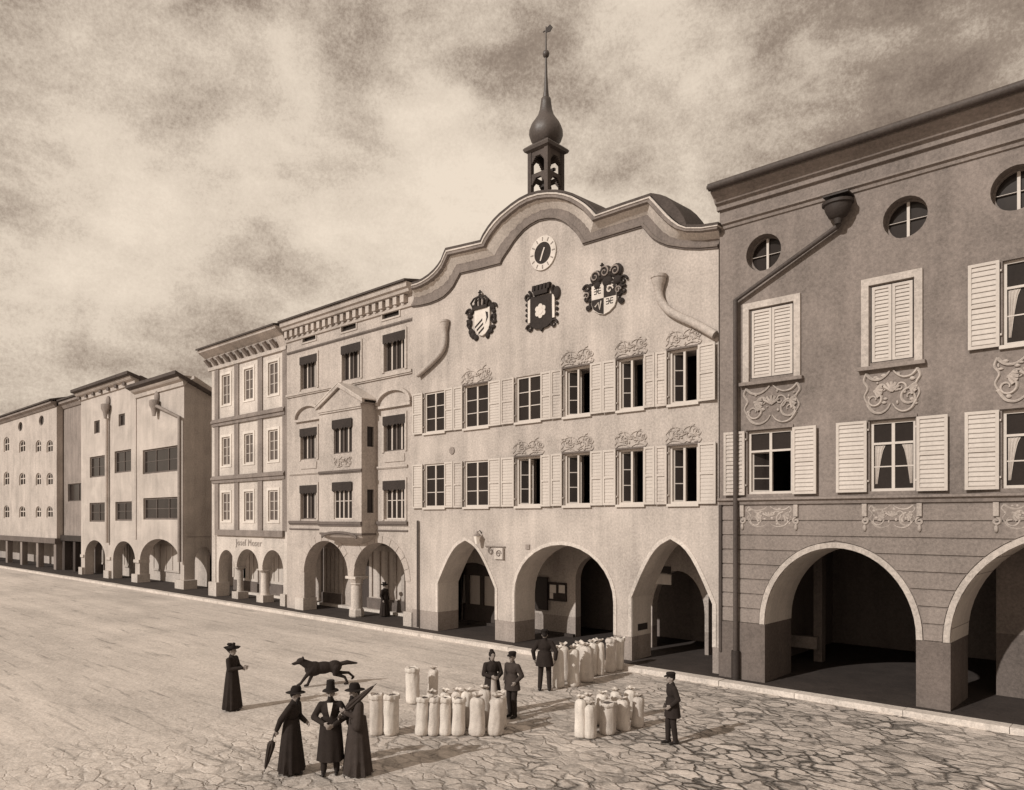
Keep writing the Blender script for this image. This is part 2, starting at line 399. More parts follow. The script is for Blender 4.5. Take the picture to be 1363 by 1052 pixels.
def ornament(th, xc, zt, w, h, yf, m, seed=0, r=.035, down=True, name='stucco_ornament'):
    """a cartouche of C scrolls, leaves and a shell"""
    R = random.Random(seed); b = MB(); y = yf-.02
    sg = -1 if down else 1
    for s in (-1, 1):
        b.tube(spiral(xc+s*w*.32, zt+sg*h*.66, w*.17, 1.3, PI*.5, s, y), r, 5, r*.5)
        b.tube(spiral(xc+s*w*.16, zt+sg*h*.42, w*.11, 1.2, -PI*.4, s, y), r*.9, 5, r*.5)
        b.tube(curve([(xc+s*w*.45, y, zt+sg*h*.03), (xc+s*w*.50, y, zt+sg*h*.20), (xc+s*w*.43, y, zt+sg*h*.38), (xc+s*w*.49, y, zt+sg*h*.58), (xc+s*w*.40, y, zt+sg*h*.80)]), r, 5, r*.5)
        b.tube(curve([(xc+s*w*.44, y, zt+sg*h*.74), (xc+s*w*.34, y, zt+sg*h*.93), (xc+s*w*.20, y, zt+sg*h*.98), (xc+s*w*.08, y, zt+sg*h*.90), (xc+s*w*.02, y, zt+sg*h*.78)]), r*1.1, 5, r*.5)
        b.tube(curve([(xc+s*w*.46, y, zt+sg*h*.04), (xc+s*w*.36, y, zt+sg*h*.17), (xc+s*w*.22, y, zt+sg*h*.20), (xc+s*w*.10, y, zt+sg*h*.12), (xc+s*w*.03, y, zt+sg*h*.02)]), r*1.1, 5, r*.6)
        for k in range(4):
            a_ = s*(.5+.5*k); c0 = Vector((xc+s*w*.30, y, zt+sg*h*.45)); d_ = Vector((math.sin(a_)*s, 0, sg*math.cos(a_)))
            b.tube(curve([c0, c0+d_*w*.07+Vector((s*.02,0,.02)), c0+d_*w*.15]), r*.5, 5, r*1.3)
        for k in range(7):
            px, pz = xc+s*R.uniform(.04,.46)*w, zt+sg*R.uniform(.08,.92)*h
            b.ball((px, y, pz), (R.uniform(.03,.075), .03, R.uniform(.025,.06)), 6, 4)
    for k in range(5):
        a = PI*(.2+.15*k); b.tube([(xc, y, zt+sg*h*.5), (xc+.17*w*math.cos(a), y-.01, zt+sg*h*.5+.22*h*math.sin(a))], r, 5, r*1.3)
    return obj(name, b, m, th, 50)
def band(th, x0, x1, z0, z1, yf, p, m, name='string_course'):
    b = MB(); h = z1-z0
    b.prism([(0,0)]*0 or rect(x0, x1, z0+h*.35, z1), yf-p, yf); b.box(x0, x1, yf-p*.6, yf-.001, z0, z0+h*.35-.001)
    return obj(name, b, m, th)
def shell(th, x0, x1, y0, y1, z1, m, zc=None, name='rear_wall', yb=None):
    b = MB(); t = .3; zl = 0
    if yb:                                # the covered walk runs on from house to house
        zl = zc; b.box(x0, x0+t, yb, y1, .0, zl-.001); b.box(x1-t, x1, yb, y1, .0, zl-.001)
    b.box(x0, x0+t, y0, y1, zl, z1); b.box(x1-t, x1, y0, y1, zl, z1); b.box(x0+t+.002, x1-t-.002, y1-t, y1, .0, z1)
    obj(name, b, m, th)
    obj('roof', MB().box(x0+.002, x1-.002, y0+.002, y1+.3, z1+.002, z1+.25), MT['roof'], th)
    if zc: obj('arcade_ceiling', MB().box(x0+t+.003, x1-t-.003, y0+.003, y1-t-.003, zc, zc+.25), m, th)

# ================================================================== TOWN HALL
YT = 1.0
x0, x1 = wx(549, YT), wx(956.5, YT)
TH = thing('town_hall', 'pale plastered town hall with curved gable, clock, three coats of arms and bell turret', 'town hall', ((x0+x1)/2, YT, 0))
outer_px = [(549,377.5),(556,375.5),(563,372),(571,366.5),(578,360),(583,354),(587.5,347),(590.5,339),(593.5,332),(616,327),(639.6,321.5),(643,314),(650,303),(657,294),(665.5,285.5),(681,273),(692,265.5),(703.5,259.8),(717,256),(730,254.6),(742,254.7),(753,256.5),(763,259.5),(772,264),(780,269),(787.5,275.5),(795.5,284),(831,271.5),(867,259.5),(874,267),(882,275.5),(890,284.5),(898,292),(906,298),(914.5,301.5),(935,301.5),(956.5,298)]
inner_px = [(549,408),(557,407.3),(565,405.8),(574,403.5),(584,399.5),(592,395),(600,387.5),(605,381),(614,364),(640,358),(667.4,351),(670,345),(674.5,338),(679,331.5),(685,322),(691,314.5),(698.5,306),(707,299.5),(718,293.5),(730,291),(740,291.2),(749,294),(757,299),(764,305.5),(769,311),(773,317),(777,325),(815,313.5),(855.6,301.4),(860,306.5),(865,312.5),(870,317.5),(878,322.5),(890,327.2),(912,330.5),(933,331),(956.5,329)]
outerW = [(wx(a, YT-.5), wz(a, b, YT-.5)) for a, b in outer_px]
innerW = [(wx(a, YT), wz(a, b, YT)) for a, b in inner_px]
topW = [(wx(a, YT), wz(a, b, YT)-.06) for a, b in outer_px]
topW[0] = (x0, topW[0][1]); topW[-1] = (x1, topW[-1][1])
th_arch = [dict(x0=-24.33, x1=-20.90, zs=2.2, rise=1.88, kind='pointed'), dict(x0=-19.84, x1=-15.16, zs=2.05, rise=1.97), dict(x0=-14.41, x1=-11.40, zs=2.3, rise=2.02, kind='pointed')]
TX = [(-24.54,1.34),(-21.96,1.42),(-19.12,1.27),(-16.76,1.20),(-14.45,1.05),(-12.43,1.04)]
th_holes = []
for zz0, zz1 in ((8.72,10.48),(5.47,7.36)):
    for xc, w in TX: th_holes.append(rect(xc-w/2, xc+w/2, zz0, zz1))
obj('wall', MB().prism(outline(x0, x1, .1, list(reversed(topW)), th_arch), YT, YT+1.2, th_holes), MT['th'], TH)
# great cove cornice following the gable
prof = [(0,.03),(0,.10),(.09,.12),(.12,.07),(.2,.08),(.34,.10),(.48,.15),(.60,.23),(.69,.34),(.74,.43),(.75,.50),(.87,.50)]
def cornice(profile, ybase, closeback=True):
    rs = []
    for (xi, zi), (xo, zo) in zip(innerW, outerW):
        rs.append([(xi+(xo-xi)*t, ybase-p, zi+(zo-zi)*t) for t, p in profile]+[(xi+(xo-xi)*profile[-1][0], ybase+.2, zi+(zo-zi)*profile[-1][0]), (xi, ybase+.2, zi)])
    return MB().rings(rs)
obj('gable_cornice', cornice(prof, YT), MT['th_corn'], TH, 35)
obj('cornice_lip', cornice([(.872,.505),(.872,.535),(.94,.535),(.94,.50)], YT), MT['th_pale'], TH, 35)
cap = MB(); rs = []
for i, ((xi, zi), (xo, zo)) in enumerate(zip(innerW, outerW)):
    h = .07 if i < 28 else .07+.38*math.sin(PI*min(1,(i-28)/6.0)) if i < 34 else .07
    zt = zi+(zo-zi)*.945; rs.append([(xo, YT-.54, zt), (xo, YT+1.3, zt), (xo, YT+1.3, zo+h+.05), (xo, YT-.3 if h > .08 else YT-.54, zo+(h if h > .08 else .05))])
obj('gable_capping', cap.rings(rs), MT['roof'], TH, 35)
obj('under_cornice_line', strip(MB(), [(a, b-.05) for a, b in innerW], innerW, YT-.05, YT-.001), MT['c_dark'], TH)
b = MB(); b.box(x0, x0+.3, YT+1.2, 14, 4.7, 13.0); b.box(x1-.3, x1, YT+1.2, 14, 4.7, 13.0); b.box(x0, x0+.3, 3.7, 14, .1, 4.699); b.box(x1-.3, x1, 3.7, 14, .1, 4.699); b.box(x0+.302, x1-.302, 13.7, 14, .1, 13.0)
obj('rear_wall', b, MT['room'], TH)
obj('roof', MB().prism([(x0,13.0),(x1,13.0),(x1,13.2),(-14.5,14.3),(-18.2,16.1),(-22,14.5),(x0,13.3)], YT+1.202, 14.4), MT['roof'], TH)
obj('arcade_ceiling', MB().box(x0+.31, x1-.31, YT+1.203, 13.69, 4.7, 4.95), MT['th'], TH)
# back wall of the arcade with its doorways
YB = 3.7
def bh(pa, pb, ptop, psp, kind='round', zb=.1):
    xa, xb = wx(pa, YB), wx(pb, YB); m = (pa+pb)/2
    zt, zs = wz(m, ptop, YB), wz(m, psp, YB)
    return [(xa, zb)]+archpts(xa, xb, zs, zt-zs, kind)+[(xb, zb)], (xa, xb, zs, zt)
openings = [bh(600,660,749,775), bh(766,822,740,775), bh(868,938,760,815), bh(943,966,772,800)]
ol = [(x0+.31, .1)]
for pts, _ in openings: ol += pts
ol += [(x1-.31, .1), (x1-.31, 4.699), (x0+.31, 4.699)]
obj('arcade_back_wall', MB().prism(ol, YB, YB+.35), MT['th'], TH)
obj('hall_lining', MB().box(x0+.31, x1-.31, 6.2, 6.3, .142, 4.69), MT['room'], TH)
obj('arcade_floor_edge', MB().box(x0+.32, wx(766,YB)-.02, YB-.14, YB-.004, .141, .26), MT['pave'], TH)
# glazed double door behind the left arch
xa, xb, zs, zt = openings[0][1]
dm = MB(); dm.box(xa+.02, xb-.02, YB+.1, YB+.18, .15, 1.0)
n = 3
for k in range(n+1):
    xx = xa+.03+(xb-xa-.06)*k/n; dm.box(xx-.11, xx+.11, YB+.098, YB+.182, 1.0, zs+.3)
dr = obj('door', dm, MT['wood'], TH)
obj('door_arch_light', MB().prism(archpts(xa+.02, xb-.02, zs+.3, zt-zs-.33), YB+.1, YB+.18), MT['wood'], dr)
obj('door_pane', MB().box(xa+.14, xb-.14, YB+.19, YB+.21, 1.0, zs+.29), MT['curtain'], dr)
# notice boards inside the middle arch
xa, xb = wx(712,YB), wx(731,YB)
nb = thing('notice_board', 'dark case with white notices on the wall inside the round arch', 'notice board', (wx(735,YB), YB, 1.6))
obj('case_door', MB().box(xa, xb, YB-.16, YB-.06, wz(721,811,YB), wz(721,768,YB)), MT['iron'], nb)
xa, xb, za, zb = wx(731.5,YB), wx(755,YB), wz(743,800,YB), wz(743,775.5,YB)
obj('back_board', MB().box(xa, xb, YB-.06, YB-.002, za, zb), MT['wood'], nb)
fr = MB(); fr.box(xa, xb, YB-.09, YB-.061, za, za+.06); fr.box(xa, xb, YB-.09, YB-.061, zb-.06, zb); fr.box(xa, xa+.05, YB-.09, YB-.061, za+.06, zb-.06); fr.box(xb-.05, xb, YB-.09, YB-.061, za+.06, zb-.06)
obj('frame', fr, MT['iron'], nb)
w_ = xb-xa; h_ = zb-za
for q in ((.06,.42,.42,.86),(.06,.26,.10,.41),(.58,.92,.45,.88)):
    obj('paper', MB().box(xa+w_*q[0], xa+w_*q[1], YB-.068, YB-.0605, za+h_*q[2], za+h_*q[3]), MT['paper'], nb)
# plates over the doorway in the right arch, letter slot in its jamb
pa = wx(877,YB); pl = thing('door_plate', 'small dark plate above a white plate over the dark pointed archway', 'sign', (pa, YB, 3.0))
obj('dark_plate', MB().box(wx(876,YB), wx(893,YB), YB-.04, YB-.002, wz(885,763,YB), wz(885,754,YB)), MT['iron'], pl)
obj('white_plate', MB().box(wx(871,YB), wx(894,YB), YB-.04, YB-.002, wz(883,778,YB), wz(883,764.5,YB)), MT['paper'], pl)
ls = MB().box(-14.41+.001, -14.41+.02, YT+.35, YT+.95, 1.12, 1.35); obj('letter_slot', ls, MT['iron'], TH)
# pale arch edges
for a in th_arch:
    p = [(a['x0'], .95)]+archpts(a['x0'], a['x1'], a['zs'], a['rise'], a.get('kind','round'))+[(a['x1'], .95)]
    obj('arch_edge', strip(MB(), p, offs(p, .13), YT-.025, YT-.001), MT['th_pale'], TH, 30)
    # pale sheet added to lighten the shaded arch reveal
    obj('reveal_lightener', strip(MB(), offs(p, -.012), p, YT+.004, YT+1.19), MT['lining'], TH, 30)
# windows
opens = {(0,3),(0,4),(0,5),(1,2),(1,3),(1,4),(1,5)}
for r, (za, zb) in enumerate(((8.72,10.48),(5.47,7.36))):
    for k, (xc, w) in enumerate(TX):
        gl = (xc-w/2)-(TX[k-1][0]+TX[k-1][1]/2) if k else 1.45
        gr = (TX[k+1][0]-TX[k+1][1]/2)-(xc+w/2) if k < 5 else 1.36
        window(TH, xc, w, za, zb, YT, rec=.06, cols=2, bars=2, open_left=(r,k) in opens, shut=(min(gl/2,.78)-.06, min(gr/2,.78)-.06), sill=True)
for k, r in ((1,0),(3,0),(4,0),(5,0),(2,1),(3,1),(4,1),(5,1)):
    xc, w = TX[k]; zt = (10.48,7.36)[r]
    ornament(TH, xc, zt+.06, w*1.25, .55, YT, MT['stucco_brown'], k*3+r, .018, down=False)
    obj('lintel', MB().box(xc-w/2-.08, xc+w/2+.08, YT-.07, YT-.001, zt+.001, zt+.06), MT['c_dark'], TH)
# clock
cx, cz = wx(723.5,YT), wz(723,337.5,YT)
ck = obj('clock', MB().prism(circ(cx, cz, .645, 36), YT-.06, YT-.001, [circ(cx, cz, .41, 36)]), MT['arms_pale'], TH)
obj('clock_face', MB().prism(circ(cx, cz, .408, 36), YT-.045, YT-.002), MT['arms_dark'], ck)
nm = MB()
for i in range(12):
    a = 2*PI*i/12; c_, s_ = math.cos(a), math.sin(a)
    nm.obox((cx+.455*c_+.022*s_, YT-.072, cz+.455*s_-.022*c_), (.14*c_,0,.14*s_), (0,.011,0), (-.044*s_,0,.044*c_))
obj('numerals', nm, MT['arms_mid'], ck)
for L, a in ((.36, math.radians(248)), (.27, math.radians(65))):
    c_, s_ = math.cos(a), math.sin(a)
    obj('hand', MB().obox((cx+.03*s_-.06*c_, YT-.062-.01*L, cz-.03*c_-.06*s_), (L*c_,0,L*s_), (0,.008,0), (-.06*s_,0,.06*c_)), MT['arms_pale'], ck)
# ---- coats of arms
def scrolls(b, cx, cz, items, y):
    for (dx, dz, r, tn, a0, s, t) in items: b.tube(spiral(cx+dx, cz+dz, r, tn, a0, s, y, 18), t, 5, t*.6)
def shield_pts(cx, cz, w, h):
    return [(cx-w/2,cz+h/2),(cx-w/2,cz-h*.12),(cx-w*.42,cz-h*.3),(cx-w*.22,cz-h*.44),(cx,cz-h/2),(cx+w*.22,cz-h*.44),(cx+w*.42,cz-h*.3),(cx+w/2,cz-h*.12),(cx+w/2,cz+h/2)]
R = random.Random(5)
# left: pale shield with dark bends under a royal crown
cx, cz = wx(641.5,YT), wz(641.5,422,YT)
A1 = obj('coat_of_arms', MB().prism(shield_pts(cx+.1, cz-.25, .86, 1.1), YT-.10, YT-.02), MT['arms_pale'], TH, label='crowned coat of arms with pale shield and dark diagonal bars')
bd = MB()
for k in range(3):
    o_ = -.55+k*.2; bd.prism([(cx-.30+.10*k, cz-.36-.14*k), (cx+.12+.05*k, cz-.10-.17*k), (cx+.12+.05*k, cz-.19-.17*k), (cx-.30+.10*k, cz-.45-.14*k)], YT-.108, YT-.101)
bd.prism([(cx+.30, cz+.15), (cx+.44, cz+.1), (cx+.46, cz-.1), (cx+.30, cz-.35), (cx+.36, cz-.1)], YT-.108, YT-.101)
obj('bend', bd, MT['arms_dark'], A1)
mn = MB()
for s in (-1, 1):
    for k in range(9):
        a = -1.1+k*.29; rr = .74
        mn.ball((cx+.03+s*rr*math.cos(a)*.98, YT-.04, cz-.15+rr*math.sin(a)*1.0), (R.uniform(.09,.17), .07, R.uniform(.08,.15)), 8, 5)
    scrolls(mn, cx, cz, [(s*.68,.25,.2,1.2,0,s,.05),(s*.72,-.2,.18,1.2,1,s,.05),(s*.55,-.62,.16,1.1,2,s,.045)], YT-.06)
obj('mantling', mn, MT['arms_dark'], A1, 50)
cr = MB(); cr.box(cx-.42, cx+.42, YT-.16, YT-.02, cz+.30, cz+.42)
for a in (-.40,-.2,0,.2,.40):
    cr.tube([(cx+a, YT-.12, cz+.42), (cx+a*1.25, YT-.14, cz+.6), (cx+a*.8, YT-.14, cz+.76), (cx+a*.05, YT-.12, cz+.82)], .045, 6)
cr.ball((cx, YT-.12, cz+.86), .06); cr.box(cx-.025, cx+.025, YT-.14, YT-.09, cz+.88, cz+1.06); cr.box(cx-.09, cx+.09, YT-.14, YT-.09, cz+.95, cz+1.0)
obj('crown', cr, MT['arms_dark'], A1, 50)
obj('crown_lining', MB().ball((cx, YT-.05, cz+.55), (.36,.05,.22)), MT['arms_mid'], A1, 50)
# middle: dark tablet shield with a white six-petalled flower, mural crown
cx, cz = wx(722,YT), wz(722,413,YT)
A2 = obj('coat_of_arms', MB().prism([(cx-.52,cz+.52),(cx-.52,cz-.52),(cx-.3,cz-.68),(cx-.1,cz-.70),(cx,cz-.82),(cx+.1,cz-.70),(cx+.3,cz-.68),(cx+.56,cz-.52),(cx+.52,cz+.52)], YT-.10, YT-.02), MT['arms_dark'], TH, label='dark coat of arms with white flower under a mural crown')
fl = MB(); fl.prism(circ(cx, cz-.05, .13, 14), YT-.14, YT-.101)
for k in range(6):
    a = PI/2+k*PI/3; fl.prism(circ(cx+.17*math.cos(a), cz-.05+.17*math.sin(a), .105, 12), YT-.135+.001*k, YT-.1012)
obj('flower', fl, MT['arms_pale'], A2)
cr = MB(); cr.prism([(cx-.33,cz+.58),(cx+.33,cz+.58),(cx+.36,cz+.74),(cx-.36,cz+.74)], YT-.14, YT-.02)
for k in range(5):
    xx = cx-.36+.18*k; cr.prism([(xx-.06+.0,cz+.74),(xx+.06,cz+.74),(xx+.10,cz+.95),(xx-.04,cz+.95)], YT-.14, YT-.02)
obj('crown', cr, MT['arms_dark'], A2)
for s in (-1, 1): obj('side_column', MB().box(cx+s*.60-.06, cx+s*.60+.06, YT-.09, YT-.02, cz-.40, cz+.50), MT['arms_pale'], A2)
mn = MB()
for s in (-1, 1):
    scrolls(mn, cx, cz, [(s*.70,.62,.2,1.2,2,s,.06),(s*.60,-.62,.17,1.2,0,s,.05)], YT-.06)
    for k in range(4): mn.ball((cx+s*.74, YT-.05, cz+.32-.2*k), (.08,.05,.07), 7, 4)
mn.ball((cx+.74, YT-.05, cz+.5), (.17,.07,.26), 8, 5); mn.prism([(cx-.66,cz+.50),(cx-.3,cz+.50),(cx-.3,cz+.57),(cx-.66,cz+.57)], YT-.08, YT-.02)
obj('mantling', mn, MT['arms_dark'], A2, 50)
# right: quartered shield with crested helm and curling mantling
cx, cz = wx(806,YT), wz(806,388,YT)
sx_, sz_ = cx-.02, cz-.28
A3 = obj('coat_of_arms', MB().prism(shield_pts(sx_, sz_, 1.06, 1.08), YT-.08, YT-.02), MT['arms_pale'], TH, label='quartered coat of arms with dark and pale fields under scrolled crest')
q = MB(); q.prism([(sx_,sz_+.04),(sx_+.52,sz_+.04),(sx_+.52,sz_+.53),(sx_,sz_+.53)], YT-.088, YT-.081)
q.prism([(sx_-.52,sz_+.04),(sx_-.52,sz_-.12),(sx_-.44,sz_-.30),(sx_-.23,sz_-.45),(sx_,sz_-.53),(sx_,sz_+.04)], YT-.088, YT-.081)
obj('dark_quarter', q, MT['arms_dark'], A3)
q = MB(); q.tube(spiral(sx_+.26, sz_+.28, .15, 1.0, 0, 1, YT-.095, 12), .035, 5); q.prism([(sx_+.12,sz_+.42),(sx_+.22,sz_+.48),(sx_+.24,sz_+.36)], YT-.096, YT-.089); q.prism([(sx_+.42,sz_+.42),(sx_+.34,sz_+.46),(sx_+.33,sz_+.37)], YT-.096, YT-.089)
q.tube([(sx_-.36,YT-.095,sz_-.22),(sx_-.22,YT-.095,sz_-.1),(sx_-.16,YT-.095,sz_-.34),(sx_-.1,YT-.095,sz_-.05)], .035, 5)
obj('charge', q, MT['arms_pale'], A3)
q = MB()
for ox, oz in ((-.42,.22),(.10,-.22)):
    for k in range(2):
        xx = sx_+ox+.18*k; zc_ = sz_+oz
        for dz in (0, .09, .18): q.box(xx, xx+.12, YT-.088, YT-.081, zc_+dz, zc_+dz+.03)
        q.box(xx+(.0 if k else .10), xx+(.02 if k else .12), YT-.089, YT-.0805, zc_+.03, zc_+.18)
    q.box(sx_+ox+.135, sx_+ox+.165, YT-.088, YT-.081, sz_+oz+.05, sz_+oz+.14)
obj('shield_marks', q, MT['arms_dark'], A3)
mn = MB()
for s in (-1, 1):
    scrolls(mn, cx, cz, [(s*.78,.22,.17,1.2,0,s,.05),(s*.80,-.12,.16,1.1,1,s,.05),(s*.72,-.45,.14,1.1,2,s,.04)], YT-.06)
    for k in range(4): mn.ball((cx+s*(.62+.05*(k%2)), YT-.04, cz+.30-.25*k), (.12,.06,.10), 7, 4)
for dx, dz, rr in ((-.36,.55,.27),(.05,.62,.29),(.5,.62,.27),(.12,.32,.22),(.55,.28,.18),(-.3,.25,.15)):
    mn.ball((cx+dx, YT-.06, cz+dz), (rr,.08,rr*.9), 12, 7)
mn.box(cx-.12, cx-.07, YT-.1, YT-.05, cz+.75, cz+1.0); mn.box(cx-.17, cx-.02, YT-.1, YT-.05, cz+.9, cz+.94)
obj('mantling', mn, MT['arms_dark'], A3, 50)
sc2 = MB(); scrolls(sc2, cx, cz, [(-.36,.55,.2,1.3,0,1,.03),(.05,.64,.2,1.3,1,-1,.03),(.5,.6,.2,1.4,0,-1,.035),(.62,-.1,.13,1.2,0,1,.03),(-.72,-.05,.13,1.2,0,-1,.03)], YT-.15)
obj('crest_scroll', sc2, MT['arms_mid'], A3, 50)
# pale rain pipes curving down to either side
def rainpipe(th, pts, y, r, m, head, headm):
    P = [(wx(a, y), y, wz(a, b, y)) for a, b in pts]
    # rounded by sampling a spline
    Q = []
    for i in range(len(P)-1):
        p0, p1, p2, p3 = (Vector(P[max(i-1,0)]), Vector(P[i]), Vector(P[i+1]), Vector(P[min(i+2,len(P)-1)]))
        for k in range(6):
            t = k/6; Q.append(.5*((2*p1)+(p2-p0)*t+(2*p0-5*p1+4*p2-p3)*t*t+(3*p1-p0-3*p2+p3)*t**3))
    Q.append(Vector(P[-1])); o = obj('rain_pipe', MB().tube(Q, r, 8), m, th, 60)
    hx, hz = P[0][0], P[0][2]
    obj('rain_head', MB().lathe([(r*1.02,-.3),(r*1.25,-.12),(r*1.7,.02),(r*1.75,.12),(r*1.95,.14),(r*1.95,.24),(r*1.5,.25)], (hx, y, hz), 12), headm, o, 40)
rainpipe(TH, [(592,434),(592,456),(587,470),(572,486),(556,500)], YT-.14, .11, MT['pale_pipe'], 1, MT['pale_pipe'])
rainpipe(TH, [(877,376),(878,395),(884,407),(897,418),(925,431),(952,446)], YT-.14, .14, MT['pale_pipe'], 1, MT['pale_pipe'])
obj('down_pipe', MB().tube([(wx(557,YT)+.05, YT-.09, .2),(wx(557,YT)+.05, YT-.09, 4.9)], .045, 8), MT['pipe'], TH, 60)
obj('vent', MB().lathe([(.0,-.02),(.16,-.02),(.16,.02),(.0,.02)], (0,0,0), 12).xf(Matrix.Translation((wx(602,YT), YT-.02, wz(602,600,YT))) @ Matrix.Rotation(PI/2, 4, 'X')), MT['arms_mid'], TH)
obj('vent', MB().box(wx(703,YT)-.1, wx(703,YT)+.1, YT-.05, YT-.001, wz(704,731,YT), wz(704,725,YT)), MT['arms_mid'], TH)
# bell turret
TYc = 2.3; tx = wx(728,TYc-.3)-.3; s_ = .43
zb0, zb1 = 15.6, 19.55
bt = MB()
for sx in (-1, 1):
    for sy in (-1, 1):
        bt.box(tx+sx*s_-.09, tx+sx*s_+.09, TYc+sy*s_-.09, TYc+sy*s_+.09, zb0, zb1)
for (ax, ay) in ((0,-1),(0,1),(1,0),(-1,0)):   # each face: sill panel, mid rail with arch heads
    def face(u0, u1, z0, z1):
        if ay: bt.box(tx+u0, tx+u1, TYc+ay*s_-.06, TYc+ay*s_+.06, z0, z1)
        else: bt.box(tx+ax*s_-.06, tx+ax*s_+.06, TYc+u0, TYc+u1, z0, z1)
    face(-s_+.09, s_-.09, zb0, 17.75); face(-s_+.09, s_-.09, 18.45, 18.62); face(-s_+.09, s_-.09, 19.3, zb1)
    for sg in (-1, 1):                       # arch haunches
        for zt_ in (18.45, 19.3):
            for k in range(4):
                u = s_-.09-.05*(k+1); face(min(sg*u, sg*(u+.05)), max(sg*u, sg*(u+.05)), zt_-.24+.06*k+.0, zt_-.001*k)
BT = obj('bell_turret', bt, MT['turret'], TH)
obj('turret_eaves', MB().rings([[(tx+sx*r, TYc+sy*r, z) for sx, sy in ((-1,-1),(1,-1),(1,1),(-1,1))] for r, z in ((.50,19.5),(.62,19.56),(.66,19.66),(.62,19.72),(.45,19.86))]), MT['copper'], BT)
def oct_wob(a, z): return 1-.035*(1-math.cos(8*a))/2
obj('onion_dome', MB().lathe([(.40,19.8),(.46,19.86),(.60,20.02),(.68,20.25),(.67,20.45),(.58,20.68),(.44,20.88),(.32,21.06),(.25,21.28),(.21,21.55),(.19,21.72),(.17,21.74)], (tx,TYc,0), 32, wob=oct_wob), MT['copper'], BT, 40)
obj('spire', MB().lathe([(.13,21.7),(.09,22.1),(.06,22.6),(.04,23.35),(.11,23.40),(.14,23.5),(.11,23.6),(.035,23.65),(.022,24.6)], (tx,TYc,0), 12), MT['copper'], BT, 40)
vn = MB().prism([(tx,24.35),(tx+.22,24.30),(tx+.34,24.42),(tx+.22,24.58),(tx,24.52)], TYc-.012, TYc+.012); vn.box(tx-.16, tx, TYc-.012, TYc+.012, 24.42, 24.46)
obj('weather_vane', vn, MT['iron'], BT)
bl = MB().lathe([(.03,18.75),(.08,18.72),(.12,18.6),(.15,18.35),(.22,18.18),(.23,18.14),(.0,18.16)], (tx,TYc,0), 16); bl.ball((tx,TYc,18.10), .06); bl.box(tx-.46, tx+.46, TYc-.05, TYc+.05, 18.72, 18.82)
obj('bell', bl, MT['iron'], BT, 40)
# lamp and bracket sign beside the left pointed arch
lx, lz = wx(641,YT), wz(641,724,YT)
lm = thing('wall_lamp', 'small pale lantern on the wall above the left pointed arch', 'lamp', (lx, YT-.25, lz))
obj('lamp_glass', MB().lathe([(.08,0),(.15,.32),(.14,.33)], (lx,YT-.25,lz), 6), MT['paper'], lm)
obj('lamp_cap', MB().lathe([(.18,.33),(.05,.45),(.02,.52)], (lx,YT-.25,lz), 6), MT['arms_mid'], lm)
obj('bracket', MB().tube([(lx,YT-.25,lz+.45),(lx,YT-.1,lz+.55),(lx,YT+.02,lz+.4)], .02, 5), MT['iron'], lm)
sgx = wx(647,YT); sz0 = wz(655,744,YT)
sg = thing('hanging_sign', 'small scrolled bracket sign beside the left pointed arch', 'sign', (sgx, YT, sz0))
b = MB(); b.tube([(sgx,YT-.05,sz0+.50),(sgx+1.1,YT-.05,sz0+.50)], .025, 5); b.tube(spiral(sgx+.3, sz0+.32, .16, 1.2, PI/2, 1, YT-.05, 16), .022, 5)
obj('bracket', b, MT['arms_mid'], sg)
obj('sign_board', MB().box(sgx+.52, sgx+1.05, YT-.08, YT-.03, sz0, sz0+.45), MT['th_pale'], sg)
b = MB(); b.tube(spiral(sgx+.78, sz0+.22, .15, 1.5, 0, 1, YT-.095, 16), .022, 5); b.box(sgx+1.0, sgx+1.05, YT-.1, YT-.081, sz0, sz0+.45)
obj('emblem', b, MT['b_dark'], sg)

# ================================================================== RIGHT HOUSE (brown)
YR = .8
x0, x1 = wx(958, YR), 7.0
RB = thing('brown_house', 'tall brown plastered house with round attic windows and wide round arches', 'house', ((x0+x1)/2, YR, 0))
ra = [dict(x0=-9.60, x1=-5.52, zs=1.9, rise=2.28), dict(x0=-4.75, x1=.55, zs=1.9, rise=2.75), dict(x0=1.6, x1=6.0, zs=1.9, rise=2.5)]
UP = [(-9.40,1.30),(-6.12,1.06),(-3.08,1.10),(.2,1.15),(3.8,1.15)]
LO = [(-9.47,1.36),(-6.11,1.12),(-3.08,1.12),(.2,1.18),(3.8,1.18)]
ROUND = [(wx(1016,YR),12.88,.54),(wx(1204.5,YR),12.88,.54),(wx(1353,YR),12.92,.54),(0.4,12.9,.54)]
hs = [rect(a-w/2,a+w/2,9.17,11.22) for a, w in UP]+[rect(a-w/2,a+w/2,5.72,7.6) for a, w in LO]+[circ(a,z,r) for a, z, r in ROUND]
obj('wall', MB().prism(outline(x0, x1, .1, [(x1,14.9),(x0,14.9)], ra), YR, YR+1.9, hs), MT['rb'], RB)
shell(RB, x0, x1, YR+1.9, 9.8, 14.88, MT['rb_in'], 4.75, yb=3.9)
obj('inner_wall', MB().box(wx(1326,3.6), 1.0, 3.6, 3.9, .141, 4.74), MT['rb'], RB)
obj('inner_pillar', MB().box(wx(1090,5.2)-.14, wx(1090,5.2)+.14, 5.1, 5.4, .141, 4.74), MT['rb_in'], RB)
obj('inner_bench', MB().box(wx(1065,5.0)-.5, wx(1090,5.0), 4.8, 5.05, .6, 1.0), MT['d'], RB)
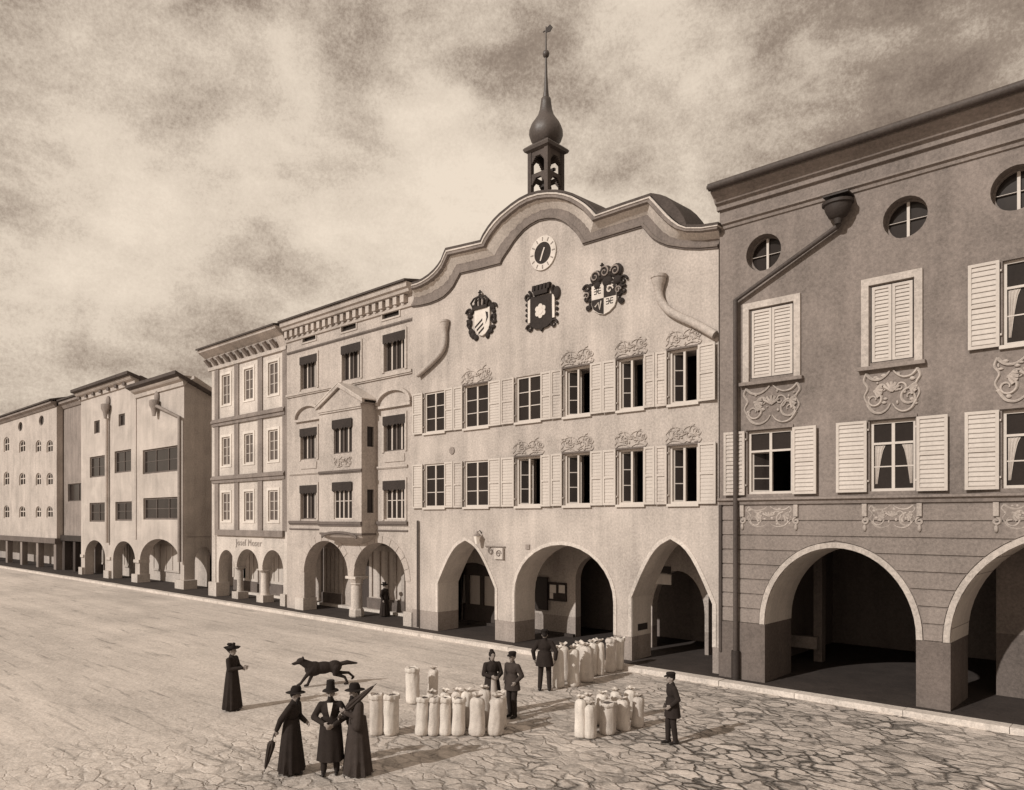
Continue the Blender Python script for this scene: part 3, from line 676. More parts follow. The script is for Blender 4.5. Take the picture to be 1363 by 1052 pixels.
# eaves
def profile_band(x0, x1, pts, y):      # pts (protrusion, z) extruded along the house front
    return MB().rings([[(xx, y-p, z) for p, z in pts] for xx in (x0, x1)])
obj('eaves_cornice', profile_band(x0-.05, x1, [(.0,14.45),(.10,14.47),(.12,14.6),(.22,14.64),(.30,14.78),(.46,14.88),(.50,14.90),(.5,14.98),(-.3,14.98)], YR), MT['rb_band'], RB)
obj('roof', MB().prism(rect(x0-.12, x1+.3, 0, .1), 0, 1).xf(Matrix(((1,0,0,0),(0,9,0,YR-.62),(0,3.6,1,14.99),(0,0,0,1)))), MT['roof'], RB)
obj('gutter', MB().tube([(x0-.05,YR-.60,15.03),(x1+.2,YR-.60,15.03)], .12, 8), MT['pipe'], RB, 50)
obj('frieze_moulding', profile_band(x0, x1, [(.0,13.86),(.05,13.88),(.07,13.97),(.14,14.0),(.14,14.05),(0,14.07)], YR), MT['rb_band'], RB)
obj('string_course', profile_band(x0, x1, [(.0,5.40),(.06,5.41),(.09,5.5),(.17,5.54),(.17,5.60),(.02,5.62)], YR), MT['rb_band'], RB)
# round attic windows
for a, z, r in ROUND:
    f = MB(); f.box(a-.035, a+.035, YR+.30, YR+.36, z-r+.04, z+r-.04); f.box(a-r+.04, a-.035, YR+.305, YR+.355, z-.006, z+.006); f.box(a+.035, a+r-.04, YR+.305, YR+.355, z-.006, z+.006)
    o = obj('window', f, MT['wframe'], RB); obj('pane', MB().prism(circ(a, z, r-.04), YR+.37, YR+.38), MT['glass'], o)
    obj('ring', MB().prism(circ(a, z, r-.002), YR+.30, YR+.36, [circ(a, z, r-.05)]), MT['b_dark'], o)
# upper windows
for k, (a, w) in enumerate(UP):
    z0, z1 = 9.17, 11.22
    if k < 2:
        f = MB(); t = .22; yy = YR-.07
        f.box(a-w/2-t, a-w/2-.03, yy, YR-.001, z0-.1, z1+t); f.box(a+w/2+.03, a+w/2+t, yy, YR-.001, z0-.1, z1+t); f.box(a-w/2-.03, a+w/2+.03, yy, YR-.001, z1+.03, z1+t)
        o = obj('window', f, MT['rb_pale'], RB)
        for s in (-1, 1):
            xa, xb = (a-w/2+.03, a-.008) if s < 0 else (a+.008, a+w/2-.03)
            obj('shutter', louvred(MB(), xa, xb, YR+.01, YR+.06, z0+.02, z1-.02, 18), MT['shutter'], o)
        obj('pane', MB().box(a-w/2+.02, a+w/2-.02, YR+.2, YR+.22, z0, z1), MT['glass'], o)
        obj('sill', MB().box(a-w/2-t-.08, a+w/2+t+.08, YR-.16, YR-.001, z0-.2, z0-.102), MT['rb_band'], o)
    else:
        window(RB, a, w, z0, z1, YR, rec=.10, cols=2, bars=1, shut=(.66,.66), transom=.68, curtain=True)
    ornament(RB, a, z0-.24, w*1.30, 1.15, YR, MT['stucco'], 20+k, .04)
for k, (a, w) in enumerate(LO):
    z0, z1 = 5.72, 7.6
    window(RB, a, w, z0, z1, YR, rec=.10, cols=2, bars=1, shut=((.66,.70),(.80,.72),(.72,.72),(.72,.72),(.72,.72))[k], transom=.68, curtain=k > 0, open_left=k == 0, sill=False)
    obj('lintel', MB().box(a-w/2-.05, a+w/2+.05, YR-.05, YR-.001, z1+.03, z1+.11), MT['b_dark'], RB)
    ornament(RB, a, 5.36, w*1.0, .62, YR, MT['stucco'], 40+k, .03)
    for s in (-1, 1):
        xx = a+s*w*.60; cb = MB(); cb.prism(rect(xx-.06, xx+.06, 5.05, 5.39), YR-.1, YR-.001); cb.tube(spiral(xx, 4.92, .1, 1.2, PI/2, s, YR-.04, 14), .035, 5); cb.ball((xx,YR-.05,4.74), (.05,.05,.1), 7, 5)
        obj('console', cb, MT['stucco'], RB, 40)
# rusticated courses round the arches
rs_ = MB(); cts = [x0]+[(a['x0']+a['x1'])/2 for a in ra]+[x1]
def edge(a, z, side):
    c, h = (a['x0']+a['x1'])/2, (a['x1']-a['x0'])/2+.17; rise = a['rise']+.17
    if z >= a['zs']+rise: return c
    q = 1.0 if z <= a['zs'] else math.sqrt(max(0, 1-((z-a['zs'])/rise)**2))
    return c+side*h*q
z = 1.87; H = .44
while z < 5.3:
    za, zb = z, min(z+H-.045, 5.38)
    for k in range(len(cts)-1):
        la = ra[k-1] if k else None; lb = ra[k] if k < len(ra) else None
        zs_ = [za+(zb-za)*i/5 for i in range(6)]
        L = [(edge(la, q_, 1) if la else x0+.02, q_) for q_ in zs_]; Rr = [(edge(lb, q_, -1) if lb else x1-.02, q_) for q_ in zs_]
        rs_.prism(L+list(reversed(Rr)), YR-.035, YR-.001)
    z += H
obj('rusticated_courses', rs_, MT['rb_band'], RB)
for a in ra:
    p = archpts(a['x0'], a['x1'], a['zs'], a['rise'], n=28); p = [(a['x0'], 1.86)]+p+[(a['x1'], 1.86)]
    m = strip(MB(), p, offs(p, .15), YR-.06, YR-.001); obj('arch_moulding', m, MT['rb_pale'], RB, 30)
    obj('reveal_lightener', strip(MB(), offs(p, -.012), p, YR+.004, YR+1.89), MT['lining'], RB, 30)  # added pale sheet, stands in for light on the reveal
for (xa, xb) in ((x0, ra[0]['x0']), (ra[0]['x1'], ra[1]['x0']), (ra[1]['x1'], ra[2]['x0'])):
    obj('pier_plinth', MB().box(xa+.001, xb+.02, YR-.06, YR-.001, .14, 1.85), MT['rb'], RB)
# hopper and pipe
hx, hz = wx(1117,YR-.2), wz(1117,282,YR-.2)
dp = obj('rain_pipe', MB().tube([(hx, YR-.16, hz-.3), (wx(1114,YR-.16), YR-.16, wz(1114,302,YR-.16)), (wx(979,YR-.16), YR-.16, wz(979,400,YR-.16)), (wx(979,YR-.16), YR-.16, .45)], .075, 8), MT['pipe'], RB, 60)
hp = MB().lathe([(.09,-.36),(.12,-.22),(.24,-.16),(.34,.02),(.36,.14),(.42,.16),(.42,.24),(.34,.25),(.15,.2)], (hx, YR-.30, hz), 16, 1, .8); hp.box(hx-.15, hx+.15, YR-.34, YR-.02, hz+.2, hz+.50); hp.box(hx-.34, hx+.34, YR-.5, YR-.02, hz+.38, hz+.42)
obj('rain_head', hp, MT['iron'], dp, 40)
obj('pipe_collar', MB().tube([(wx(979,YR-.16), YR-.16, .14), (wx(979,YR-.16), YR-.16, 1.0)], .13, 8), MT['iron'], dp, 60)
obj('corner_pipe', MB().tube([(x0+.06, YR-.06, .9), (x0+.06, YR-.06, 5.4)], .05, 8), MT['pipe'], RB, 60)

# ================================================================== GREY HOUSE with oriel
YC = 1.1
x0, x1 = wx(382, YC), wx(550, YC)+.05
HC = thing('grey_house', 'grey plastered house with a central oriel bay, pediments and two round arches', 'house', ((x0+x1)/2, YC, 0))
ca = [dict(x0=-35.04, x1=-31.10, zs=2.15, rise=1.7, join_r=True), dict(x0=-30.62, x1=-26.63, zs=2.15, rise=1.7, join_l=True)]
CX = [-34.58, -30.80, -27.43]
hs = []; cw = 1.5
rows = ((11.82,13.5),(8.1,9.7),(4.95,6.7))
for r, (za, zb) in enumerate(rows):
    for k in (0, 1, 2):
        if k == 1 and r > 0: continue
        hs.append(rect(CX[k]-cw/2, CX[k]+cw/2, za, zb))
att = [(wx(412,YC), wz(412,449,YC)), (wx(464.5,YC), wz(464.5,434.5,YC)), (wx(520.5,YC), wz(520.5,417,YC))]
for a, z in att: hs.append(rect(a-.62, a+.62, z-.2, z+.2))
obj('wall', MB().prism(outline(x0, x1, .1, [(x1,15.4),(x0,15.4)], ca), YC, YC+.7, hs), MT['c'], HC)
shell(HC, x0, x1, YC+.7, 13, 15.38, MT['c'], 4.2, yb=3.4)
bw_ = MB(); bw_.prism(outline(x0+.31, x1-.31, .141, [(x1-.31,4.19),(x0+.31,4.19)], []), 3.4, 3.6); obj('arcade_back_wall', bw_, MT['c'], HC)
obj('inner_step', MB().box(x0, x1, 3.0, 3.395, .141, .28), MT['kerb'], HC)
for (pa, pb, cols) in ((414,458,4),(494,541,4)):     # pale shop fronts at the back of the arcade
    xa, xb = max(x0+.2, wx(pa,3.4)), wx(pb,3.4); f = MB(); f.box(xa, xb, 3.25, 3.39, .30, .9)
    for k in range(cols+1):
        xx = xa+.12+(xb-xa-.24)*k/cols; f.box(xx-.12, xx+.12, 3.26, 3.39, .9, 3.3)
    f.box(xa, xb, 3.255, 3.39, 3.3, 3.6); o = obj('shop_front', f, MT['c_trim'], HC)
    obj('shop_pane', MB().box(xa+.05, xb-.05, 3.35, 3.38, .9, 3.3), MT['curtain'], o)
    obj('stall_riser', MB().box(xa-.1, xb+.1, 3.2, 3.245, .281, .85), MT['c_dark'], o)
xq = wx(486,3.4); obj('door', MB().box(xq-.5, xq+.45, 3.3, 3.39, .3, 3.0), MT['wood'], HC)
# column between the arches
cxx = -30.86; cyy = YC+.35
co = obj('column', MB().lathe([(.30,.55),(.29,.6),(.27,1.6),(.25,1.72)], (cxx,cyy,0), 16), MT['stone'], HC, 40)
obj('column_base', MB().lathe([(.36,.14),(.38,.2),(.36,.48),(.31,.56)], (cxx,cyy,0), 8), MT['stone'], co)
cc = MB().lathe([(.26,1.70),(.31,1.76),(.30,1.82),(.38,1.98),(.40,2.02)], (cxx,cyy,0), 8); cc.box(cxx-.42, cxx+.42, cyy-.38, cyy+.38, 2.02, 2.148)
obj('capital', cc, MT['stone'], co)
for xx in (x0+.0, ca[0]['x0'], x1-1.0):
    pass
obj('pier_base', MB().box(ca[0]['x0']-.75, ca[0]['x0']+.06, YC-.10, YC+.72, .14, .78), MT['stone'], HC)
obj('pier_base', MB().box(ca[1]['x1']-.06, x1-.05, YC-.10, YC+.72, .14, .78), MT['stone'], HC)
# arch stones
for a in ca:
    c_, h_ = (a['x0']+a['x1'])/2, (a['x1']-a['x0'])/2; v = MB(); n = 11
    for i in range(n):
        a0, a1 = PI*(i+.03)/n, PI*(i+.97)/n
        q = [(c_+(h_+d)*math.cos(t), a['zs']+(a['rise']+d)*math.sin(t)) for d, t in ((.0,a0),(.0,(a0+a1)/2),(.0,a1),(.34,a1),(.34,(a0+a1)/2),(.34,a0))]
        if q[3][0] > -30.86 and c_ < -30.86 or q[3][0] < -30.86 and c_ > -30.86 or q[5][0] > -30.86 and c_ < -30.86 or q[5][0] < -30.86 and c_ > -30.86: continue
        v.prism(q, YC-.025, YC-.001)
    obj('arch_stones', v, MT['c'], HC)
# windows with dark valances
for r, (za, zb) in enumerate(rows):
    for k in (0, 1, 2):
        if k == 1 and r > 0: continue
        a = CX[k]
        window(HC, a, cw, za, zb, YC, rec=.12, cols=2, bars=0 if r < 2 or k == 0 else 1, frame='c_dark' if r < 2 or k == 0 else 'wframe', valance=True, sill=False, fb=.06)
        f = MB(); t = .16
        f.box(a-cw/2-t, a-cw/2-.01, YC-.05, YC-.001, za-.05, zb+t); f.box(a+cw/2+.01, a+cw/2+t, YC-.05, YC-.001, za-.05, zb+t); f.box(a-cw/2-.01, a+cw/2+.01, YC-.05, YC-.001, zb+.01, zb+t)
        obj('window_surround', f, MT['c_trim'], HC)
for a, z in att:
    f = MB().prism(rect(a-.7, a+.7, z-.28, z+.28), YC-.04, YC-.001, [rect(a-.62, a+.62, z-.2, z+.2)]); o = obj('attic_window', f, MT['c_trim'], HC)
    obj('pane', MB().box(a-.62, a+.62, YC+.1, YC+.12, z-.2, z+.2), MT['glass'], o)
# cornice with dentils, bands
obj('eaves_cornice', profile_band(x0, x1, [(.0,14.5),(.08,14.52),(.10,14.66),(.02,14.67),(.02,15.08),(.30,15.12),(.34,15.24),(.44,15.30),(.46,15.52),(-.5,15.52)], YC), MT['c'], HC)
xx = x0+.15
while xx < x1-.3: obj('dentil', MB().box(xx, xx+.26, YC-.26, YC-.021, 14.72, 15.05), MT['c_trim'], HC); xx += .52
obj('roof', MB().prism(rect(x0-.02, x1, 0, .09), 0, 1).xf(Matrix(((1,0,0,0),(0,8,0,YC-.56),(0,1.5,1,15.525),(0,0,0,1)))), MT['roof'], HC)
for z0_, z1_, m_, p in ((13.86,13.98,'c_dark',.06),(11.5,11.68,'c_trim',.12)):
    band(HC, x0+.05, x1-.05, z0_, z1_, YC, p, MT[m_])
for (xa, xb) in ((x0+.3,-32.35),(-28.72,x1-.4)):
    band(HC, xa, xb, 4.66, 4.86, YC, .10, MT['c_dark']); band(HC, xa, xb, 4.38, 4.46, YC, .05, MT['c_dark']); band(HC, xa, xb, 7.3, 7.42, YC, .08, MT['c_trim'])
for k in (0, 2):                               # curved pediments, apron panels
    a = CX[k]; p = archpts(a-1.15, a+1.15, 10.25, .62, n=14)
    m = strip(MB(), p, offs(p, .14), YC-.16, YC-.001); m.box(a-1.25, a+1.25, YC-.14, YC-.001, 10.10, 10.22); obj('pediment', m, MT['c_trim'], HC)
    for zz in (7.6, 11.05)[:1]:
        obj('apron_panel', MB().box(a-.75, a+.75, YC-.04, YC-.001, zz, zz+.34), MT['stucco_brown'], HC)
# oriel
ya = YC-.85; xa, xb = -32.3, -28.8
o_h = [rect(-31.05, -29.55, 4.95, 6.7), rect(-31.05, -29.55, 8.1, 9.7)]
OR = obj('oriel', MB().prism([(xa,4.3),(xb,4.3),(xb,10.35),(xa,10.35)], ya, ya+.2, o_h), MT['c_trim'], HC, label='square oriel bay under a triangular pediment')
obj('oriel_side', MB().box(xa, xa+.2, ya+.201, YC-.002, 4.3, 10.35), MT['c'], OR); sd = MB()
for z0_, z1_ in ((4.3,5.25),(6.35,8.35),(9.3,10.35)): sd.box(xb-.2, xb, ya+.201, YC-.002, z0_, z1_)
for z0_, z1_ in ((5.25,6.35),(8.35,9.3)): sd.box(xb-.2, xb, ya+.201, ya+.32, z0_, z1_); sd.box(xb-.2, xb, YC-.14, YC-.002, z0_, z1_)
obj('oriel_side', sd, MT['c'], OR)
for z0_, z1_ in ((5.25,6.35),(8.35,9.3)): obj('side_pane', MB().box(xb-.12, xb-.1, ya+.32, YC-.14, z0_, z1_), MT['glass'], OR)
obj('oriel_floor', MB().box(xa, xb, ya+.001, YC-.002, 4.2, 4.299), MT['c_dark'], OR)
cb = MB()                                     # curved corbel
cb.rings([[(xx, YC-.002-dy, z) for xx, dy, z in ((xa+i_, 0, 4.2-dz), (xb-i_, 0, 4.2-dz), (xb-i_, dd, 4.2-dz), (xa+i_, dd, 4.2-dz))] for i_, dd, dz in ((.05,.82,0),(.1,.72,.12),(.35,.5,.26),(.8,.25,.38),(1.1,.1,.44))])
obj('corbel', cb, MT['c'], OR)
obj('corbel_moulding', strip(MB(), archpts(-32.0,-29.2,4.02,.26,n=12), offs(archpts(-32.0,-29.2,4.02,.26,n=12), .1), ya-.06, ya-.001), MT['c_dark'], OR)  # dark curved moulding under the oriel
for za, zb in ((4.95,6.7),(8.1,9.7)):
    f = window(HC, -30.30, cw, za, zb, ya, rec=.06, cols=2, bars=0 if za > 6 else 1, frame='c_dark' if za > 6 else 'wframe', valance=True, sill=False, fb=.06, name='oriel_window')
for z0_, z1_, m_, p in ((4.62,4.84,'c_dark',.10),(7.15,7.3,'c_dark',.08),(10.12,10.35,'c_trim',.1)): band(OR, xa, xb+.05, z0_, z1_, ya, p, MT[m_], 'moulding')
ornament(OR, -30.30, 7.95, 1.4, .5, ya, MT['stucco_brown'], 77, .025)
pd = MB(); pm = (xa+xb)/2
pd.prism([(xa-.15,10.36),(xb+.15,10.36),(pm,11.25)], ya+.02, YC-.002); obj('pediment', pd, MT['c'], OR)
pd = MB()
for s in (-1, 1):
    e = pm+s*(xb-xa)/2+s*.2; pd.prism([(e,10.36),(e,10.50),(pm,11.45),(pm,11.28)], ya-.12, ya+.019)
obj('pediment_moulding', pd, MT['c_trim'], OR)
pd = MB()
for s in (-1, 1):
    e = pm+s*(xb-xa)/2+s*.2; pd.prism([(e,10.505),(e,10.56),(pm,11.52),(pm,11.455)], ya-.14, YC-.003)
obj('oriel_roof', pd, MT['stone'], OR)

# ================================================================== WHITE HOUSE with dark framework
YBh = 1.4
x0, x1 = wx(283, YBh), wx(382.5, YBh)+.04
HB = thing('panelled_house', 'narrow white house divided by dark pilasters and bands over three small arches', 'house', ((x0+x1)/2, YBh, 0))
ba = [dict(x0=wx(291,YBh), x1=wx(312,YBh), zs=2.05, rise=1.0), dict(x0=wx(315,YBh), x1=wx(344,YBh), zs=2.05, rise=1.12), dict(x0=wx(349,YBh), x1=wx(377,YBh), zs=2.05, rise=1.15)]
for a, b_ in zip(ba[:-1], ba[1:]): a['join_r'] = True; b_['join_l'] = True
BX = [-44.32, -41.50, -38.72]; bw2 = 1.06
brow = ((11.98,13.84),(8.23,10.0),(4.82,6.58))
hs = [rect(a-bw2/2, a+bw2/2, za, zb) for a in BX for za, zb in brow]
obj('wall', MB().prism(outline(x0, x1, .1, [(x1,15.0),(x0,15.0)], ba), YBh, YBh+.6, hs), MT['b_white'], HB)
shell(HB, x0, x1, YBh+.6, 13, 14.98, MT['c'], 3.6, yb=3.5)
obj('arcade_back_wall', MB().box(x0+.31, x1-.31, 3.5, 3.7, .141, 3.59), MT['c'], HB)
obj('inner_step', MB().box(x0, x1, 3.15, 3.495, .141, .28), MT['kerb'], HB)
for (pa, pb) in ((305,313),(322,345),(358,379)):
    xa, xb = max(x0+.1, wx(pa,3.5)), wx(pb,3.5); f = MB(); f.box(xa, xb, 3.4, 3.49, .95, 1.1); f.box(xa, xb, 3.4, 3.49, 2.75, 2.95)
    for k in range(4): xx = xa+.1+(xb-xa-.2)*k/3; f.box(xx-.08, xx+.08, 3.402, 3.49, 1.1, 2.75)
    o = obj('shop_front', f, MT['b_white'], HB); obj('shop_pane', MB().box(xa+.05, xb-.05, 3.45, 3.48, 1.1, 2.75), MT['curtain'], o)
    obj('stall_riser', MB().box(xa, xb, 3.36, 3.37, .281, .94), MT['c_dark'], o)
for a in BX:
    for za, zb in brow: 
        f = MB().prism(rect(a-bw2/2-.16, a+bw2/2+.16, za-.1, zb+.14), YBh-.035, YBh-.001, [rect(a-bw2/2, a+bw2/2, za, zb)]); obj('window_surround', f, MT['arms_pale'], HB)
        window(HB, a, bw2, za, zb, YBh, rec=.05, cols=2, bars=2, glass='greyglass', sill=False, fb=.09)
pil = [wx(289.5,YBh), (BX[0]+BX[1])/2, (BX[1]+BX[2])/2, wx(380.5,YBh)]
zb_ = (14.3, 10.95, 7.4, 4.15)
for xx in pil: obj('pilaster', MB().box(xx-.26, xx+.26, YBh-.07, YBh-.001, 4.3, 14.35), MT['b_dark'], HB)
for zz in zb_[1:3]:
    obj('string_course', MB().prism([(YBh-.072,zz-.22),(YBh-.12,zz-.22),(YBh-.12,zz-.06),(YBh-.2,zz-.02),(YBh-.2,zz+.1),(YBh-.12,zz+.16),(YBh-.12,zz+.22),(YBh-.072,zz+.22)], x0+.1, x1-.15).xf(Matrix(((0,1,0,0),(1,0,0,0),(0,0,1,0),(0,0,0,1)))), MT['b_dark'], HB)
obj('string_course', MB().box(x0+.6, x1-.3, YBh-.16, YBh-.073, 3.95, 4.3), MT['b_dark'], HB)
obj('corner_strip', MB().box(x0, x0+.5, YBh-.05, YBh-.001, .14, 14.3), MT['stone'], HB)
obj('eaves_cornice', profile_band(x0-.4, x1, [(.0,13.98+.3),(.12,14.3),(.12,14.5),(.04,14.52),(.30,15.05),(.75,15.35),(.80,15.5),(-.5,15.5)], YBh), MT['c_trim'], HB)
xx = x0-.2
while xx < x1-.4: obj('eaves_bracket', MB().obox((xx, YBh-.06, 14.62), (.28,0,0), (0,-.36,.36), (0,-.10,-.10)), MT['b_dark'], HB); xx += .80
obj('roof', MB().prism(rect(x0-.45, x1, 0, .09), 0, 1).xf(Matrix(((1,0,0,0),(0,8,0,YBh-.9),(0,1.5,1,15.505),(0,0,0,1)))), MT['roof'], HB)
for i in (0, 1):
    xx = (ba[i]['x1']+ba[i+1]['x0'])/2; yy = YBh+.3; r_ = .25 if i else .19
    co = obj('column', MB().lathe([(r_*1.1,.55),(r_,.7),(r_*.9,1.85)], (xx,yy,0), 14), MT['stone'], HB, 40)
    obj('column_base', MB().box(xx-.38, xx+.38, yy-.34, yy+.34, .14, .56), MT['stone'], co)
    cq = MB().lathe([(r_*.9,1.83),(r_*1.5,1.98),(r_*1.5,2.0)], (xx,yy,0), 10); cq.box(xx-.30, xx+.30, yy-.32, yy+.30, 2.0, 2.048); obj('capital', cq, MT['stone'], co)
obj('pier_base', MB().box(x0-.12, ba[0]['x0']+.12, YBh-.22, YBh+.65, .14, 1.0), MT['stone'], HB)
obj('pier_base', MB().box(ba[2]['x1']-.1, x1-.05, YBh-.14, YBh+.65, .14, .8), MT['stone'], HB)
# shop lettering above the arches
cu = bpy.data.curves.new('lettering', 'FONT'); cu.body = 'Josef Moser'; cu.size = .55; cu.extrude = .01; cu.align_x = 'CENTER'; cu.space_character = 1.15
to = bpy.data.objects.new('tmp', cu); C.objects.link(to); dg = bpy.context.evaluated_depsgraph_get(); dg.update()
me = bpy.data.meshes.new_from_object(to.evaluated_get(dg)); bpy.data.objects.remove(to)
ob = origin_of(HB); me.transform(Matrix.Translation((wx(331,YBh)-ob[0], YBh-.02-ob[1], 3.37)) @ Matrix.Rotation(PI/2, 4, 'X')); obj('lettering', me, MT['letter'], HB)

# ================================================================== SANDY HOUSE (two parts, alley wall)
YA = 2.0
x0, xm, x1 = wx(108, YA), wx(181, YA), wx(245, YA)
HA = thing('sandy_house', 'sandy plastered house with broad dark windows, two rain heads and three arches', 'house', ((x0+x1)/2, YA, 0))
aa = [dict(x0=wx(113,YA), x1=wx(140,YA), zs=1.7, rise=1.45), dict(x0=wx(150.5,YA), x1=wx(180,YA), zs=1.7, rise=1.5), dict(x0=wx(186,YA), x1=wx(240,YA), zs=1.75, rise=1.75)]
AW = [(-68.25,3.5,8.45,10.2),(-62.65,3.4,8.6,10.35),(-55.5,6.4,8.3,10.1),(-68.1,3.9,4.7,6.3),(-62.5,3.4,4.8,6.3),(-55.4,6.4,4.9,6.5)]
AS = [(wx(129,YA), 1.3, wz(129,577,YA), wz(129,560,YA)), (wx(162,YA), 1.3, wz(162,567,YA), wz(162,551,YA))]
hs = [rect(a-w/2, a+w/2, za, zb) for a, w, za, zb in AW+AS]
obj('wall', MB().prism(outline(x0, x1, .1, [(x1,14.6),(xm,14.6),(xm,15.7),(x0,15.7)], aa), YA, YA+.7, hs), MT['a'], HA)
# side wall on the alley, its top falling to the rear
sw = MB().prism([(YA+.701,.1),(YA+.75,.1)]+archpts(YA+.75, YA+2.1, 1.9, 1.1)+[(YA+2.1,.1),(13,.1),(13,9.5),(YA+.701,14.9)], -.35, 0)
sw.v = [(x1+v[1], v[0], v[2]) for v in sw.v]; obj('alley_wall', sw, MT['a_side'], HA)
obj('alley_band', MB().box(x1+.001, x1+.06, YA+.2, 12, 3.75, 3.95), MT['c_trim'], HA); 
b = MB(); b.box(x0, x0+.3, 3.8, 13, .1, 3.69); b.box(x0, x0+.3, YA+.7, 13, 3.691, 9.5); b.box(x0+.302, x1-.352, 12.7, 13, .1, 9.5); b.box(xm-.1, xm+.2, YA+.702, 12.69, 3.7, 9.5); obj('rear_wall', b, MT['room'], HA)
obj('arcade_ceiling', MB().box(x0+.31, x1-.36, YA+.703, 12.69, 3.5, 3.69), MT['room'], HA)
obj('arcade_back_wall', MB().box(x0+.31, x1-.36, 3.8, 4.0, .141, 3.49), MT['a'], HA)
for (pa, pb) in ((130,143),(166,181),(205,240)):
    xa, xb = wx(pa,3.8), wx(pb,3.8); f = MB(); f.box(xa, xb, 3.7, 3.79, .9, 1.05)
    for k in range(5): xx = xa+.1+(xb-xa-.2)*k/4; f.box(xx-.1, xx+.1, 3.7, 3.79, 1.05, 2.9)
    o = obj('shop_front', f, MT['a'], HA); obj('shop_pane', MB().box(xa, xb, 3.75, 3.78, 1.05, 2.9), MT['curtain'], o)
for (pa, pb) in ((118,127),(155,163),(186,196)):
    xa, xb = wx(pa,3.8), wx(pb,3.8); obj('door', MB().box(xa, xb, 3.7, 3.795, .141, 2.7), MT['wood'], HA)
for a, w, za, zb in AW: window(HA, a, w, za, zb, YA, rec=.12, cols=3 if w > 5 else 2, bars=1, frame='c_dark', sill=False, fb=.12)
for a, w, za, zb in AS: window(HA, a, w, za, zb, YA, rec=.12, cols=1, bars=0, frame='c_dark', sill=False, fb=.1)
for (xa, xb, zt_, zz) in ((x0-.2, xm+.1, 15.7, 1.1), (xm+.11, x1+.15, 14.6, 0)):
    obj('eaves_cornice', profile_band(xa, xb, [(.0,zt_-.5),(.12,zt_-.48),(.15,zt_-.2),(.35,zt_-.1),(.45,zt_),(.5,zt_+.2),(-.5,zt_+.2)], YA), MT['c_trim'] if zz else MT['a'], HA)
    rf = MB().prism(rect(xa-.15, xb+.2, 0, .22), 0, 1).xf(Matrix(((1,0,0,0),(0,10.9,0,YA-.75),(0,-5.0 if not zz else -3.4,1,zt_+.205),(0,0,0,1)))); obj('roof', rf, MT['roof'], HA)
rfu = MB().prism([(YA+.2,15.9),(YA+10,12.6),(YA+10,9.5),(YA+.2,14.0)], 0, .2); rfu.v = [(xm+.12+v[1], v[0], v[2]) for v in rfu.v]; obj('upstand_wall', rfu, MT['roof'], HA)
xx = x0
while xx < xm-.5: obj('dentil', MB().box(xx, xx+.45, YA-.30, YA-.16, 15.32, 15.55), MT['c_dark'], HA); xx += 1.7
for px_, py_ in ((145.5,541),(210.5,536)):
    hx, hz = wx(px_,YA), wz(px_,py_,YA)
    h = MB().lathe([(.18,-1.0),(.30,-.5),(.50,-.25),(.52,.1),(.4,.15)], (hx,YA-.3,hz), 10, 1, .6); h.ball((hx,YA-.1,hz+.4), (.3,.15,.45)); rh = obj('rain_head', h, MT['arms_mid'], HA, 40)
    if px_ < 200: obj('rain_pipe', MB().tube([(hx,YA-.2,hz-1), (hx,YA-.2,3.0)], .14, 8), MT['a_side'], rh, 60)
    else: obj('rain_pipe', MB().tube([(hx+.3,YA-.25,hz-.3), (x1-.15,YA-.25,wz(243,556,YA)), (x1-.15,YA-.25,2.0)], .14, 8), MT['d'], rh, 60)
obj('seam_strip', MB().box(xm-.15, xm+.15, YA-.06, YA-.001, 3.4, 14.5), MT['a_side'], HA)
for px_, w in ((110.5,.45),(145,.6),(183,.6),(243,.75)):
    xx = wx(px_,YA); obj('pier_base', MB().box(xx-w, xx+w*.9, YA-.22, YA+.72, .14, .75), MT['stone'], HA)
    if px_ < 240: obj('impost', MB().box(xx-w*.9, xx+w*.8, YA-.10, YA+.71, 1.62, 1.85), MT['stone'], HA)

# ================================================================== two far houses
YD = 2.2
x0, x1 = wx(75.5, YD), wx(108, YD)+.4
HD = thing('narrow_dark_house', 'narrow dull brown house between the sandy house and the farthest pale house', 'house', ((x0+x1)/2, YD, 0))
dh = [rect(wx(81,YD), x1-.6, wz(95,667,YD), wz(95,643,YD)), rect(wx(102,YD), x1-.5, wz(105,590,YD), wz(105,570,YD))]
obj('wall', MB().prism([(x0,3.4),(x1,3.4),(x1,15.7),(x0,15.7)], YD+.6, YD+1.0, dh), MT['d'], HD)
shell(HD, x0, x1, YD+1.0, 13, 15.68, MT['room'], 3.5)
for h in dh:
    xs = [q[0] for q in h]; zs_ = [q[1] for q in h]; window(HD, (min(xs)+max(xs))/2, max(xs)-min(xs), min(zs_), max(zs_), YD+.6, rec=.1, cols=2, bars=0, frame='c_dark', sill=False)
obj('fascia', MB().box(x0, x1, YD+.3, YD+1, 2.9, 3.399), MT['iron'], HD)
for k in range(3): xx = x0+.6+(x1-x0-1.2)*k/2; obj('post', MB().box(xx-.3, xx+.3, YD+.4, YD+.9, .14, 2.9), MT['wood'], HD)
obj('back_wall', MB().box(x0+.3, x1-.3, 4.6, 4.7, .141, 2.9), MT['c_trim'], HD)
obj('eaves_cornice', profile_band(x0-.2, x1, [(.0,15.3),(.1,15.3),(.3,15.6),(.5,15.7),(.5,15.95),(-.5,15.95)], YD+.6), MT['d'], HD)
obj('roof', MB().prism(rect(x0-.3, x1+.1, 0, .15), 0, 1).xf(Matrix(((1,0,0,0),(0,8,0,YD-.05),(0,2.,1,15.96),(0,0,0,1)))), MT['roof'], HD)
x0, x1 = -150.0, wx(75.5, YD)-.02
HE = thing('far_pale_house', 'farthest pale house with small arched windows and two round attic windows', 'house', ((x0+x1)/2, YD, 0))
hs = []; spec = []
